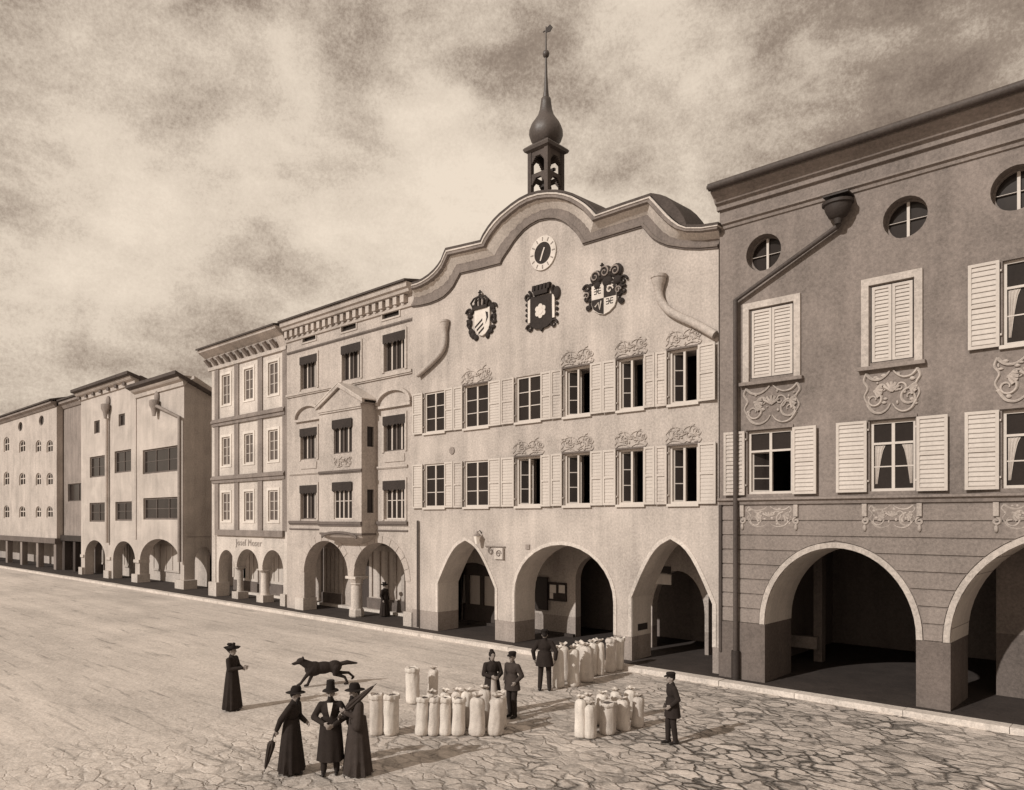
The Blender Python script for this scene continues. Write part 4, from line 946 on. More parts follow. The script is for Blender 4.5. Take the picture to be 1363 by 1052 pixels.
for px_, w in ((29.5,2.2),(51,1.7),(66,1.9)):
    for py0, py1 in ((586,602),(629.5,646),(674,689)):
        xc = wx(px_,YD); za, zb = wz(px_,py1,YD), wz(px_,py0,YD); spec.append((xc, w, za, zb))
for k in range(6):
    for za, zb in ((12.3,13.9),(8.6,10.1),(5.0,6.4)): spec.append((-96.5-7.5*k, 2.2, za, zb))
for xc, w, za, zb in spec: hs.append([(xc-w/2,za),(xc+w/2,za)]+list(reversed(archpts(xc-w/2, xc+w/2, zb-.45, .45, n=8))))
rw = [(wx(27,YD), wz(27,568,YD)), (wx(55,YD), wz(55,560,YD))]
for a, z in rw: hs.append(circ(a, z, .5, 16, 1.6))
obj('wall', MB().prism(rect(x0, x1, 3.1, 15.9), YD, YD+.5, hs), MT['e'], HE)
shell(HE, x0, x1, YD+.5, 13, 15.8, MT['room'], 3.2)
for (xc, w, za, zb), h in zip(spec, hs):
    f = MB().prism(h, YD+.1, YD+.16, [[(xc+(a-xc)*.84, (za+zb)/2+(b_-(za+zb)/2)*.86) for a, b_ in h]]); f.box(xc-.08, xc+.08, YD+.11, YD+.15, za+.1, zb-.1); f.box(xc-w/2+.1, xc+w/2-.1, YD+.112, YD+.148, (za+zb)/2, (za+zb)/2+.1)
    o = obj('window', f, MT['stone'], HE); obj('pane', MB().prism(h, YD+.17, YD+.19), MT['glass'], o)
for (a, z) in rw:
    f = MB().prism(circ(a,z,.5,16,1.6), YD+.1, YD+.15, [circ(a,z,.42,16,1.6)]); o = obj('round_window', f, MT['c_dark'], HE); obj('pane', MB().prism(circ(a,z,.45,16,1.6), YD+.16, YD+.18), MT['glass'], o)
obj('fascia', MB().box(x0, x1, YD-.15, YD+.5, 2.6, 3.09), MT['c_dark'], HE)
xx = x1-.5
while xx > x0: obj('post', MB().box(xx-.35, xx+.35, YD, YD+.5, .14, 2.6), MT['d'], HE); xx -= 5.5
obj('back_wall', MB().box(x0+.3, x1-.3, 4.8, 5.0, .141, 2.6), MT['c'], HE)
obj('eaves_cornice', profile_band(x0-.2, x1, [(.0,15.5),(.1,15.5),(.3,15.7),(.5,15.8),(.5,16.0),(-.5,16.0)], YD), MT['d'], HE)
obj('roof', MB().prism(rect(x0-.3, x1+.1, 0, .15), 0, 1).xf(Matrix(((1,0,0,0),(0,8,0,YD-.65),(0,2.,1,16.02),(0,0,0,1)))), MT['roof'], HE)

# ================================================================== SACKS
def sack(px, pbase, ptop, pw, label, group, top='tied', seed=0, lean=0):
    p = gnd(px, pbase); d = (p-Vector((0,CAMY,0))); dist = math.hypot(d.x*FW[0]+d.y*FW[1], 0)
    h = (pbase-ptop)*dist/1000; r = max(.14, pw*dist/2000)
    R = random.Random(seed); ph = R.uniform(0, 6); sq = R.uniform(.9, 1.08)
    p = p + Vector((FW[0], FW[1], 0))*r
    t = thing('grain_sack', label, 'sack', p, group)
    lx, ly = R.uniform(-.05,.05), R.uniform(-.03,.05); q2 = R.uniform(0,6)
    m = MT['sack'] if R.random() < .6 else MT['sack2']
    def build(prof, n=28, fold=0.0, rag=0.0):
        rs = []
        for rr, z in prof:
            t_ = max(0, min(1, z/h)); ring = []
            for j in range(n):
                a = 2*PI*j/n
                k = 1+.035*math.sin(2*a+ph+t_*2.4)+.02*math.sin(3*a+q2-t_*5)+(.012+.03*t_*t_+fold)*math.sin(8*a+ph+1.5*math.sin(t_*7+q2))+.012*math.sin(13*t_+2*a+q2)
                zz = z+rag*h*(.6*math.sin(2*a+q2)+.4*math.sin(5*a+ph))*max(0, (t_-.8)*5)
                ring.append((p.x+sq*rr*k*math.cos(a)+lx*z, p.y+rr*k*math.sin(a)/sq+ly*z, p.z+zz))
            rs.append(ring)
        return MB().rings(rs)
    bul = R.uniform(.98, 1.07)
    hb = h*.90
    low = [(r*.60,.0),(r*.93,.012),(r*1.03*bul,.06*h),(r*1.05*bul,.16*h),(r*1.02,.30*h),(r*1.0,.42*h),(r*1.0,.55*h),(r*1.01,.66*h),(r*.99,.75*h)]
    if top == 'tied':
        obj('sack_body', build(low+[(r*.97,.82*h),(r*.86,.875*h),(r*.62,.905*h),(r*.34,.92*h),(r*.26,.935*h)], fold=.02, rag=.012), m, t, 70)
        obj('tied_neck', build([(r*.22,.93*h),(r*.40,.955*h),(r*.66,.985*h),(r*.74,1.0*h),(r*.5,.99*h),(r*.2,.96*h)], fold=.16, rag=.035), m, t, 70)
        obj('cord', build([(r*.27,.925*h),(r*.34,.933*h),(r*.27,.942*h)], 14), MT['iron'], t, 60)
    else:
        obj('sack_body', build(low+[(r*.97,.85*h),(r*.98,.92*h),(r*1.0,.96*h)], fold=.012, rag=.02), m, t, 70)
        obj('turned_down_mouth', build([(r*1.02,.86*h),(r*1.10,.88*h),(r*1.09,.95*h),(r*1.02,.985*h),(r*.93,.985*h),(r*.86,.95*h)], fold=.045, rag=.035), m, t, 70)
        obj('grain', build([(r*.90,.945*h),(r*.5,.965*h),(r*.1,.985*h)], 16, rag=.02), MT['grain'], t, 60)
    return t
ORD = ['first','second','third','fourth','fifth','sixth','seventh','eighth']
def row(specs, where, group, tops, base):
    for i, (c, w, b_, t_) in enumerate(specs):
        desc = 'open-mouthed' if tops[i % len(tops)] == 'open' else 'tied'
        sack(c, b_, t_, w, f'{desc} pale grain sack, {ORD[i]} from the left {where}', group, tops[i % len(tops)], base+i)
G = 'pale grain sacks standing on the square'
row([(560.5,17,981,929),(576.5,14,981,929),(591.5,16,981,930),(609,17,981,930),(634.5,20,982,926),(659,21,981,927)], 'in the front row of the middle group', G, ['open','open','open','open','tied','tied'], 100)
row([(571,15,972,921),(590,15,971,920),(606,15,970,919),(622,16,970,918),(644,17,969,916),(665,17,972,922)], 'in the back row of the middle group', G, ['tied'], 120)
row([(499.5,17,981,925),(519.5,19,981,925)], 'beside the cloaked umbrella carrier', G, ['open'], 140)
row([(548.5,18,938.5,890),(574.5,13,930,889)], 'in the pair behind the middle group', G, ['open','tied'], 150)
row([(744,15,917,862),(764,15,915.5,861),(781.5,17,909.5,858)], 'in the tied row before the round arch', G, ['tied'], 160)
row([(798.5,13,900,852),(813,13,896,850),(825,10,893,849)], 'in the trio by the kerb', G, ['tied','open','open'], 170)
row([(752,14,908,857),(770,14,905,855),(787,14,901,853)], 'in the rear row before the round arch', G, ['tied'], 176)
row([(774,13,984,928),(787,14,985,936),(810,22,980,936),(831.5,17,974.5,930),(849.5,16,970,926)], 'in the front row of the right-hand group', G, ['tied','tied','open','tied','tied'], 180)
row([(783,15,972,925),(801,15,967,922),(820,15,962,919),(838,15,958,917)], 'in the back row of the right-hand group', G, ['tied'], 190)

# ================================================================== PEOPLE
def hand(b, w, d, up, s, S, curl=.6):
    """palm, four bent fingers and a thumb; d forearm direction, up the thumb side"""
    d = Vector(d).normalized(); up = Vector(up); up = (up-d*up.dot(d)).normalized(); n = d.cross(up)*s
    p1 = w+d*.045*S; p2 = w+d*.095*S
    for k in (-1.5,-.5,.5,1.5): b.cap(w+up*.012*k*S, p2+up*.019*k*S, .017*S, .014*S, 8)
    for k, L in zip((1.5,.5,-.5,-1.5), (.070,.078,.072,.056)):
        a = p2+up*.019*k*S; d1 = (d*math.cos(curl*.6)+n*math.sin(curl*.6)); m = a+d1*L*.5*S; d2 = (d*math.cos(curl*1.6)+n*math.sin(curl*1.6)); e = m+d2*L*.5*S
        b.cap(a, m, .0105*S, .0095*S, 6); b.cap(m, e, .0095*S, .008*S, 6)
    t0 = w+d*.03*S+up*.028*S; t1 = t0+(d*.6+up*.6+n*.3).normalized()*.04*S; t2 = t1+(d*.8+n*.5).normalized()*.032*S
    b.cap(t0, t1, .014*S, .011*S, 6); b.cap(t1, t2, .011*S, .0085*S, 6)
def person(label, at, face, S=1.0, dress=False, hem=.10, coat_hem=.62, arms=None, feet=((-.10,.0),(.10,.02)), hat='round', headturn=0, beard=False, hair=True, shirt=False, apron=False, cape=False, cloth='cloth', trousers='cloth', waist=True, knees=None, wide=1.0, bun=False, hunch=0.0, group=None):
    fdir = -(Vector((FW[0],FW[1],0)))*math.cos(math.radians(face))+Vector((RT[0],RT[1],0))*math.sin(math.radians(face))
    rz = math.atan2(fdir.y, fdir.x)-PI/2
    M = Matrix.Translation(at) @ Matrix.Rotation(rz, 4, 'Z') @ Matrix.Scale(S, 4)
    T = thing('person', label, 'person', at, group)
    V = Vector
    hz = hunch
    def up(p): p = V(p); return V((p.x, p.y+hz*max(0, p.z-1.0)*.55, p.z-hz*max(0,p.z-1.0)*.08))
    SH = [up((-.185,0,1.375)), up((.185,0,1.375))]
    arms = arms or (((-.27,-.03,1.12),(-.25,.08,.88)),((.27,-.03,1.12),(.25,.08,.88)))
    el = [up(a[0]) for a in arms]; wr = [up(a[1]) for a in arms]
    hip = [V((-.095,0,.92)), V((.095,0,.92))]; an = [V((f[0], f[1], .085)) for f in feet]
    kn = [(hip[i]+an[i])/2+V((0,.035,.02)) for i in (0,1)]
    if knees: kn = [V(k) for k in knees]
    # body: one continuous skin
    b = MB()
    b.ball(up((0,0,1.28)), (.165,.11,.19)); b.ball((0,0,1.06), (.145,.105,.2)); b.ball((0,-.005,.92), (.16,.115,.14))
    for i in (0,1):
        b.cap(hip[i], kn[i], .082, .055); b.cap(kn[i], an[i], .055, .038); b.cap(an[i]+V((0,-.03,-.04)), an[i]+V((0,.14,-.055)), .038, .03)
        b.cap(up((0,0,1.38)), SH[i], .07, .06); b.cap(SH[i], el[i], .052, .040); b.cap(el[i], wr[i], .040, .026)
        d = (wr[i]-el[i]); hand(b, wr[i], d, V((0,.25,1)) if abs(d.normalized().z) < .75 else V((0,1,0)), 1 if i == 0 else -1, 1.0)
    b.cap(up((0,-.01,1.40)), up((0,.012,1.53)), .058, .052)
    nh = len(b.v)
    hb = MB(); hb.ball((0,.01,1.605), (.074,.094,.112), 16, 12); hb.ball((0,.05,1.535), (.052,.05,.052), 12, 8); hb.cap((0,.098,1.625),(0,.122,1.585), .010,.016, 8); hb.cap((-.045,.083,1.640),(.045,.083,1.640), .014,.014, 6)
    hb.ball((0,.098,1.552), (.026,.012,.012), 8, 5)
    for s in (-1,1): hb.ball((s*.076,.0,1.59), (.012,.026,.034), 8, 6); hb.ball((s*.035,.075,1.575), (.024,.018,.02), 8, 6)
    Hm = Matrix.Translation((0,.01,1.53)) @ Matrix.Rotation(math.radians(headturn), 4, 'Z') @ Matrix.Translation((0,-.01,-1.53))
    def hd(m): m.xf(Hm); m.v = [tuple(up(v)) for v in m.v]; return m
    hd(hb); b.add(hb.v, hb.f)
    def put(name, mb, m, vox=None, sm=0, it=3):
        o_ = T.location
        if vox:
            me = fuse(mb, vox, it); me.transform(Matrix.Translation(-o_) @ M); return obj(name, me, m, T)
        mb.xf(M); return obj(name, mb, m, T, sm)
    put('body', b, MT['skin'], .0105)
    e = MB()
    for s in (-1,1): e.ball((s*.032,.093,1.612), (.013,.009,.009), 8, 6)
    put('eyes', hd(e), MT['iron'], sm=60)
    # clothes
    c = MB(); g = .026
    c.ball(up((0,0,1.28)), (.165+g*wide,.11+g,.19)); c.ball((0,0,1.06), (.145+g*wide,.105+g,.2)); c.ball((0,-.005,.94), (.155+g*wide,.115+g,.13))
    for i in (0,1):
        c.cap(up((0,-.005,1.385)), SH[i], .075, .066); c.cap(SH[i], el[i], .072, .066); c.cap(el[i], wr[i]-(wr[i]-el[i]).normalized()*.02, .064, .050)
    c.cap(up((0,-.02,1.40)), up((0,-.01,1.47)), .08, .068)
    if cape:
        for i in (0,1): c.cap(SH[i], el[i]+V((0,-.02,-.15)), .10, .12)
    if not dress and coat_hem < .8:
        pass
    put('coat' if not dress else 'bodice', c, MT[cloth], .016)
    def folds(n_, am, ph=0): return lambda a, z: 1+am*math.sin(n_*a+ph)*max(0, (1.0-z))+.012*math.sin(3*a+ph+4*z)
    if dress or coat_hem < .85:
        hz_ = hem if dress else coat_hem
        k = MB(); wv = folds(11 if dress else 8, .11 if dress else .08, random.random()*6)
        top = 1.12; pr = []
        for i in range(9):
            t = i/8; z = top+(hz_-top)*t; r = (.172+(.13 if dress else .06)*(t**.8)*(1 if not cape else .9))*wide
            pr.append((r, z))
        pr.append((pr[-1][0]*.93, hz_+.005)); pr.append((pr[-1][0]*.3, hz_+.12))
        k.lathe(list(reversed(pr)), (0,0,0), 44, 1.0, .82, wv); put('skirt' if dress else 'coat_tails', k, MT[cloth], sm=70)
    if not dress:
        tr = MB(); tr.ball((0,-.005,.93), (.17,.125,.14))
        for i in (0,1): tr.cap(hip[i], kn[i], .098, .078); tr.cap(kn[i], an[i]+V((0,0,.02)), .078, .064)
        put('trousers', tr, MT[trousers], .016)
    sh = MB()
    for i in (0,1): sh.cap(an[i]+V((0,-.035,-.03)), an[i]+V((0,.02,-.03)), .052, .050); sh.cap(an[i]+V((0,.02,-.045)), an[i]+V((0,.15,-.052)), .044, .034)
    sh.v = [(v[0], v[1], max(v[2], .002)) for v in sh.v]
    put('shoes', sh, MT['leather'], .012)
    if hair:
        h = MB(); h.ball((0,-.012,1.63), (.083,.098,.105), 16, 10)
        if bun: h.ball((0,-.10,1.62), (.055,.05,.055))
        h.v = [(v[0], min(v[1], .055+.4*max(0, v[2]-1.66)), max(v[2], 1.545)) for v in h.v]
        put('hair', hd(h), MT['hair'], sm=60)
    if beard:
        h = MB(); h.ball((0,.075,1.51), (.055,.042,.075), 12, 8); h.ball((0,.06,1.43), (.042,.035,.075), 10, 7)
        put('beard', hd(h), MT['hair'], .012)
    if shirt:
        s_ = MB().prism([(-.055,1.43),(.055,1.43),(.03,1.28),(0,1.16),(-.03,1.28)], .118, .142)
        s_.v = [tuple(up((v[0], v[1]+(.02 if v[2] < 1.4 else -.03), v[2]))) for v in s_.v]
        put('shirt_front', s_, MT['shirt'])
    if apron:
        k = MB(); k.rings([[((.10+.06*t)*math.sin(a)*1.3, (.155+.10*t)*math.cos(a)*1.06, 1.08-.85*t) for a in [(-.9+1.8*j/8) for j in range(9)]] for t in [i/6 for i in range(7)]], cap=False, closed=False)
        put('apron', k, MT['apron'], sm=60)
    # hats
    q = MB()
    if hat == 'round':   q.lathe([(.02,1.80),(.075,1.79),(.098,1.74),(.102,1.675),(.17,1.665),(.185,1.655),(.17,1.650),(.08,1.655)], (0,.0,0), 20, .95, 1.12)
    elif hat == 'tall':  q.lathe([(.02,1.865),(.078,1.86),(.084,1.84),(.086,1.76),(.10,1.68),(.15,1.672),(.172,1.65),(.155,1.655),(.08,1.66)], (0,.0,0), 20, .95, 1.12)
    elif hat == 'wide':
        q.lathe([(.02,1.765),(.07,1.755),(.092,1.72),(.10,1.685),(.17,1.67),(.215,1.70),(.17,1.66),(.08,1.66)], (0,.0,0), 22, 1.05, 1.15, lambda a, z: 1+.09*math.sin(2*a+1))
        for k in range(5): q.ball((.06*math.cos(k*1.9), -.03+.07*math.sin(k*1.9), 1.765+.015*(k%2)), (.05,.05,.04), 7, 5)
    elif hat == 'cap':
        q.lathe([(.02,1.755),(.09,1.75),(.112,1.72),(.10,1.685),(.10,1.65),(.08,1.652)], (0,.0,0), 18, .95, 1.1)
        q.prism([(-.075,0),(-.06,.085),(-.03,.115),(.03,.115),(.06,.085),(.075,0)], 0, .012); q.v[-12:] = [(v[0], .085+v[2]*.75, 1.665+v[1]-v[2]*.25) for v in q.v[-12:]]
    elif hat == 'scarf':
        q.ball((0,-.01,1.64), (.092,.112,.118), 14, 9); q.v = [(v[0], min(v[1], .075), v[2]) for v in q.v]; q.ball((0,-.09,1.52), (.07,.05,.07)); q.ball((0,-.04,1.75), (.06,.07,.035))
    put('hat' if hat not in ('scarf','cap') else {'scarf':'headscarf','cap':'cap'}[hat], hd(q), MT['felt'], sm=50)
    return T, M, up
def umbrella(label, tip, grip, name='umbrella'):
    tip, grip = Vector(tip), Vector(grip); d = (grip-tip).normalized(); L = (grip-tip).length
    T = thing(name, label, 'umbrella', tip)
    rot = d.to_track_quat('Z', 'Y').to_matrix().to_4x4(); Mx = Matrix.Translation(tip) @ rot
    def wob(a, z): return 1+.16*math.cos(8*a+z*3)
    obj('canopy', MB().lathe([(.012,.07),(.025,.12),(.045,.3*L),(.062,.55*L),(.072,.70*L),(.055,.78*L),(.02,.80*L)], (0,0,0), 32, wob=wob).xf(Mx), MT['cloth2'], T, 60)
    obj('ferrule', MB().tube([(0,0,0),(0,0,.09)], .008, 6).xf(Mx), MT['iron'], T)
    h = MB().tube([(0,0,.78*L),(0,0,L*.98),(.02,0,L*1.02),(.055,0,L*1.04),(.085,0,L*1.01),(.09,0,L*.96)], .011, 7).xf(Mx); obj('handle', h, MT['wood'], T, 60)
    return T
def wp(M, up, p): return M @ up(p)

# woman alone on the left, carrying a small cup, stick over the shoulder
T, M, up = person('woman in long dark dress and broad hat walking alone with a small cup', gnd(309,945), 80, S=.965, dress=True, hem=.05, hat='wide', bun=True,
    arms=(((-.25,.04,1.13),(-.16,.22,1.10)),((.25,.06,1.13),(.10,.36,1.17))), feet=((-.07,-.02),(.07,.08)), cloth='cloth', wide=.95)
cp = wp(M, up, (.075,.455,1.175)); cup = thing('cup', 'small cup held out by the woman walking alone', 'cup', cp)
obj('bowl', MB().lathe([(.02,-.05),(.035,-.045),(.045,.05),(.038,.05),(.02,-.03)], cp, 12), MT['arms_mid'], cup, 50)
hh = MB().tube([(cp.x+.042*math.cos(a0_), cp.y, cp.z+.0) for a0_ in (0,.01)], .004, 4); hh.tube([(cp.x+.04,cp.y,cp.z+.03),(cp.x+.07,cp.y,cp.z+.02),(cp.x+.07,cp.y,cp.z-.015),(cp.x+.04,cp.y,cp.z-.025)], .006, 5)
obj('handle', hh, MT['arms_mid'], cup, 50)
st = MB().tube([wp(M, up, (-.17,.22,1.12)), wp(M, up, (-.20,-.32,1.62))], .012, 6); s_o = thing('walking_stick', 'thin stick slanting over the shoulder of the woman walking alone', 'stick', wp(M, up, (-.2,-.3,1.6)))
obj('shaft', st, MT['wood'], s_o, 60); obj('knob', MB().ball(wp(M, up, (-.20,-.33,1.63)), .022), MT['iron'], s_o, 60)
# group of three in front
T, M, up = person('person in long dark coat and brimmed hat seen sideways, umbrella held behind', gnd(388,1029), 80, S=.965, dress=True, hem=.06, hat='round', beard=True, hunch=.25,
    arms=(((-.24,.03,1.12),(-.12,.26,1.02)),((.26,-.12,1.14),(.25,-.20,.92))), feet=((-.08,-.03),(.08,.10)), wide=1.0)
gp = wp(M, up, (.27,-.24,.86)); umbrella('furled dark umbrella pointing down to the paving behind the hatted person', gnd(352,1028)+Vector((0,0,.01)), gp)
T, M, up = person('bearded man in tall hat and knee-length dark coat with pale shirt front', gnd(440,1030), 8, S=.985, hat='tall', beard=True, shirt=True, coat_hem=.28, wide=1.12,
    arms=(((-.32,.02,1.14),(-.08,.24,1.02)),((.32,.02,1.14),(.10,.26,1.06))), feet=((-.12,.0),(.13,.04)))
T, M, up = person('cloaked figure in brimmed hat turned sideways with umbrella over the shoulder', gnd(476,1030), -62, S=1.0, dress=True, hem=.03, hat='round', beard=True, cape=True, wide=1.12, hunch=.15, headturn=10,
    arms=(((-.24,.08,1.16),(-.12,.25,1.26)),((.25,.05,1.13),(.10,.27,1.12))), feet=((-.08,0),(.08,.08)), cloth='cloth2')
a_ = wp(M, up, (-.11,.30,1.27)); far = a_+Vector((RT[0],RT[1],0))*.62+Vector((0,0,.52))+Vector((FW[0],FW[1],0))*.15
umbrella('long furled umbrella sloping up over the shoulder of the cloaked figure', far, a_-(far-a_)*.12)
# pair among the sacks
T, M, up = person('woman in dark dress, pale apron and headscarf standing behind the sacks', gnd(655,951), 20, S=.93, dress=True, hem=.06, hat='scarf', apron=True,
    arms=(((-.25,.03,1.12),(-.10,.22,1.05)),((.25,.03,1.12),(.10,.22,1.08))), cloth='cloth', hair=True)
T, M, up = person('man in flat cap and short dark jacket beside the aproned woman', gnd(682,955), -40, S=.945, hat='cap', coat_hem=.74,
    arms=(((-.28,-.06,1.13),(-.19,.08,.97)),((.28,-.08,1.13),(.2,.08,.97))), feet=((-.10,.02),(.11,-.04)), cloth='cloth2')
# man by the sacks before the round arch
T, M, up = person('man in dark jacket and round hat facing the sacks, arms at his sides', gnd(725,920), 170, S=1.02, hat='cap', coat_hem=.72, wide=1.1,
    arms=(((-.33,-.02,1.13),(-.30,.06,.88)),((.33,-.02,1.13),(.30,.06,.88))), feet=((-.14,.0),(.13,.03)))
# man on the right
T, M, up = person('man in peaked cap and long dark jacket standing alone on the right paving', gnd(895,990), -82, S=.91, hat='cap', coat_hem=.66, hunch=.1,
    arms=(((-.25,-.06,1.12),(-.22,.12,.98)),((.25,-.10,1.12),(.20,.08,.95))), feet=((-.08,-.05),(.09,.08)), cloth='cloth')
# figure under the arch of the grey house
px_ = 512; yy = 2.4; person('dark figure with broad hat standing under the arch of the grey house', Vector((wx(px_,yy), yy, .142)), 60, S=.94, dress=True, hem=.05, hat='wide', apron=False)

# ================================================================== DOG
def dog():
    p = gnd(431,913); hv = (-Vector((RT[0],RT[1],0))*1.0-Vector((FW[0],FW[1],0))*.42).normalized()
    T = thing('dog', 'large dark dog running to the left behind the group of three', 'dog', p)
    M = Matrix.Translation(p) @ Matrix.Rotation(math.atan2(hv.y, hv.x), 4, 'Z') @ Matrix.Scale(1.04, 4) @ Matrix.Diagonal((1.0, 1.0, .93, 1.0))
    b = MB()                                    # +x is forward
    b.ball((.28,0,.55), (.26,.17,.23), 14, 10); b.ball((.02,0,.56), (.32,.15,.195), 14, 10); b.ball((-.30,0,.57), (.22,.155,.20), 14, 10)
    b.cap((.38,0,.64),(.58,0,.77), .15,.11); b.ball((.64,0,.81), (.125,.105,.105), 12, 8); b.cap((.68,0,.785),(.83,0,.745), .066,.046); b.ball((.87,0,.752), .028)
    for s in (-1,1):
        b.cap((.60,s*.06,.85),(.57,s*.075,.93), .05,.018, 8)
    # front legs: one reaching out, one under the chest
    b.cap((.36,.08,.52),(.50,.08,.36), 0.088,0.057); b.cap((.50,.08,.36),(.66,.08,.14), 0.054,0.038); b.cap((.66,.08,.14),(.74,.08,.10), 0.043,0.035)
    b.cap((.32,-.08,.50),(.34,-.08,.30), 0.088,0.057); b.cap((.34,-.08,.30),(.44,-.08,.06), 0.054,0.038); b.cap((.44,-.08,.05),(.52,-.08,.032), 0.043,0.035)
    # hind legs stretched back: thigh, hock, paw
    b.cap((-.34,.08,.54),(-.30,.08,.36), 0.128,0.074); b.cap((-.30,.08,.36),(-.58,.08,.24), 0.068,0.043); b.cap((-.58,.08,.24),(-.66,.08,.06), 0.041,0.035); b.cap((-.66,.08,.045),(-.58,.08,.032), 0.043,0.035)
    b.cap((-.36,-.08,.54),(-.38,-.08,.36), 0.128,0.074); b.cap((-.38,-.08,.36),(-.72,-.08,.33), 0.068,0.043); b.cap((-.72,-.08,.33),(-.86,-.08,.19), 0.041,0.035); b.cap((-.86,-.08,.18),(-.82,-.08,.13), 0.041,0.032)
    b.cap((-.46,0,.64),(-.66,0,.67), .065,.075); b.cap((-.66,0,.67),(-.94,.02,.63), .075,.03)
    me = fuse(b, .013, 4); me.transform(Matrix.Translation(-p) @ M); obj('body', me, MT['fur'], T)
    e = MB()
    for s in (-1,1): e.ball((.715,s*.055,.83), .013, 8, 6)
    obj('eyes', e.xf(M), MT['iron'], T, 60)
dog()

# ================================================================== LIGHT, SKY, CAMERA
SUN_AZ = Vector((.16, 1.0, 0)).normalized(); EL = math.radians(31)
ld = (SUN_AZ*math.cos(EL)-Vector((0,0,math.sin(EL)))).normalized()
sl = bpy.data.lights.new('sun', 'SUN'); sl.energy = 2.9; sl.angle = math.radians(.7); sl.color = (1, .96, .90)
so = bpy.data.objects.new('sun', sl); C.objects.link(so); so.rotation_euler = ld.to_track_quat('-Z', 'Y').to_euler(); so.location = (0,-40,40)
w = bpy.data.worlds.new('World'); scene.world = w; w.use_nodes = True; nt = w.node_tree
bg = nt.nodes['Background']; bg.inputs['Strength'].default_value = .1
sky = N(nt, 'ShaderNodeTexSky', sky_type='NISHITA'); sky.sun_disc = False; sky.sun_elevation = EL
to_sun = -ld; sky.sun_rotation = math.atan2(to_sun.x, to_sun.y)
bw = N(nt, 'ShaderNodeRGBToBW'); nt.links.new(sky.outputs[0], bw.inputs[0])
tc = N(nt, 'ShaderNodeTexCoord').outputs['Generated']
mp = N(nt, 'ShaderNodeMapping'); nt.links.new(tc, mp.inputs[0]); mp.inputs['Scale'].default_value = (1,1,1.7); mp.inputs['Location'].default_value = (3.1,1.7,.4)
big = noise(nt, mp.outputs[0], 4.4, 9, .58, .35); small = noise(nt, mp.outputs[0], 11, 8, .62, .3); grain = noise(nt, tc, 260, 2, .8)
wn = N(nt, 'ShaderNodeTexNoise'); wn.inputs['Scale'].default_value = 5; wn.inputs['Detail'].default_value = 7; nt.links.new(mp.outputs[0], wn.inputs['Vector'])
ws = N(nt, 'ShaderNodeVectorMath', operation='SUBTRACT'); nt.links.new(wn.outputs['Color'], ws.inputs[0]); ws.inputs[1].default_value = (.5,.5,.5)
wm = N(nt, 'ShaderNodeVectorMath', operation='SCALE'); nt.links.new(ws.outputs[0], wm.inputs[0]); wm.inputs['Scale'].default_value = .28
wd = N(nt, 'ShaderNodeVectorMath', operation='ADD'); nt.links.new(tc, wd.inputs[0]); nt.links.new(wm.outputs[0], wd.inputs[1])
acc = M2(nt, 'ADD', M2(nt, 'MULTIPLY', M2(nt, 'SUBTRACT', big, .5), 1.35), M2(nt, 'MULTIPLY', M2(nt, 'SUBTRACT', small, .5), .85))
acc = M2(nt, 'ADD', acc, M2(nt, 'MULTIPLY', M2(nt, 'SUBTRACT', grain, .5), .42))
CL = [(520,320,150,.34),(640,250,110,.25),(900,285,90,.34),(150,110,80,.20),(340,90,80,.18),(90,340,130,.30),(250,270,150,.18),(880,110,130,.28),(980,150,90,.18),(600,180,120,.12),(430,170,160,.1),
      (735,40,80,-.30),(860,200,110,-.27),(930,225,90,-.25),(1080,120,150,-.13),(1150,40,160,-.09),(60,50,160,-.22),(340,400,100,-.20),(60,440,130,-.15),(230,430,130,-.14),(1300,60,160,-.22),(620,60,80,-.18),(250,130,60,-.1),(480,130,60,-.15),(1000,30,100,-.1)]
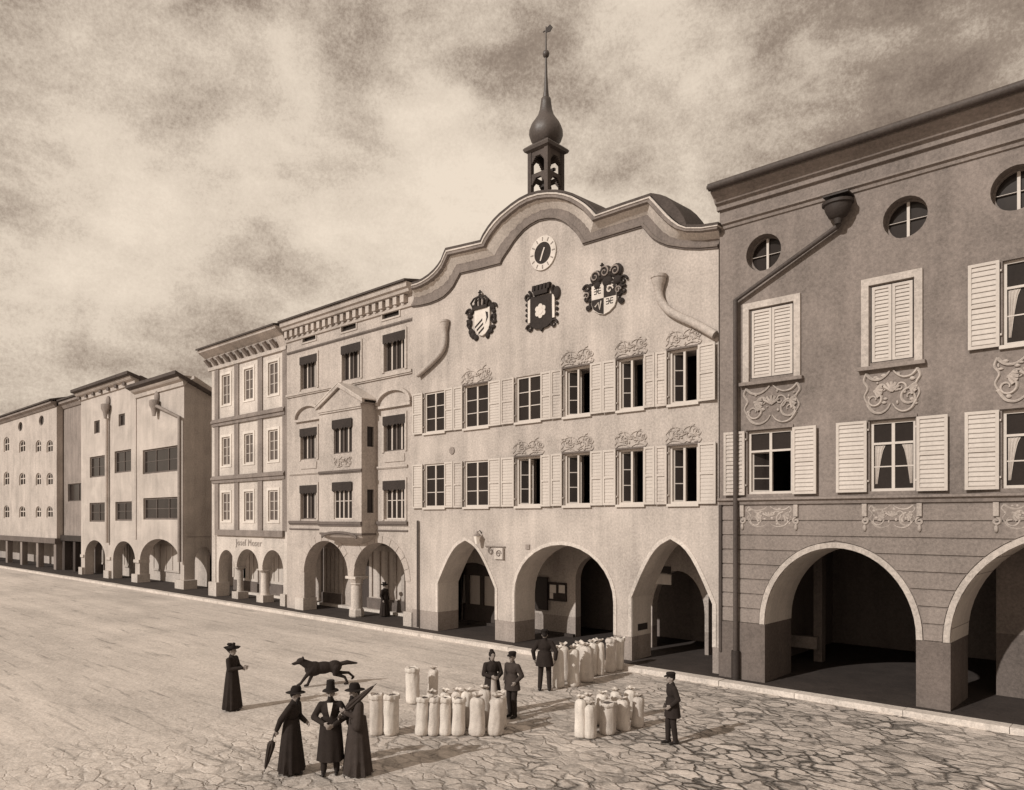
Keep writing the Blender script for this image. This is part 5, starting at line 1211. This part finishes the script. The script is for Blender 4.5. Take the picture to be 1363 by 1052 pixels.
for px_, py_, r_, am in CL:
    d = dirpx(px_, py_); dot = N(nt, 'ShaderNodeVectorMath', operation='DISTANCE'); nt.links.new(wd.outputs[0], dot.inputs[0]); dot.inputs[1].default_value = d
    mr = N(nt, 'ShaderNodeMapRange', interpolation_type='SMOOTHSTEP'); nt.links.new(dot.outputs['Value'], mr.inputs[0])
    mr.inputs[1].default_value = 0; mr.inputs[2].default_value = r_*1.5/1000; mr.inputs[3].default_value = am; mr.inputs[4].default_value = 0
    acc = M2(nt, 'ADD', acc, mr.outputs[0])
rp = N(nt, 'ShaderNodeValToRGB'); nt.links.new(M2(nt, 'ADD', acc, .5), rp.inputs[0])
def scol(L): c = (L*1.0, L*.84, L*.655, 1); return c
e = rp.color_ramp.elements; e[0].position = .0; e[0].color = (.20,.15,.118,1); e[1].position = 1.0; e[1].color = (.90,.77,.63,1)
for p_, c_ in ((.26,(.34,.268,.212,1)),(.46,(.56,.465,.375,1)),(.68,(.76,.645,.525,1))): n_ = e.new(p_); n_.color = c_
sc = N(nt, 'ShaderNodeVectorMath', operation='SCALE'); nt.links.new(rp.outputs[0], sc.inputs[0]); sc.inputs['Scale'].default_value = 8.9
hz = N(nt, 'ShaderNodeVectorMath', operation='SCALE'); hz.inputs[0].default_value = (1,.85,.69); nt.links.new(bw.outputs[0], hz.inputs['Scale'])
mx = N(nt, 'ShaderNodeMix', data_type='VECTOR'); mx.inputs[0].default_value = .9; nt.links.new(hz.outputs[0], mx.inputs[4]); nt.links.new(sc.outputs[0], mx.inputs[5])
nt.links.new(mx.outputs[1], bg.inputs['Color'])

cam = bpy.data.cameras.new('camera'); co = bpy.data.objects.new('camera', cam); C.objects.link(co); scene.camera = co
co.location = (0, CAMY, EYE); co.rotation_euler = (PI/2, 0, math.atan2(-FW[0], FW[1]))
cam.sensor_width = 36; cam.lens = 36*1000/1363; cam.shift_y = 164/1363; cam.clip_end = 6000; cam.clip_start = .1
vs = scene.view_settings; vs.view_transform = 'Standard'; vs.look = 'None'; vs.exposure = .2; vs.gamma = 1
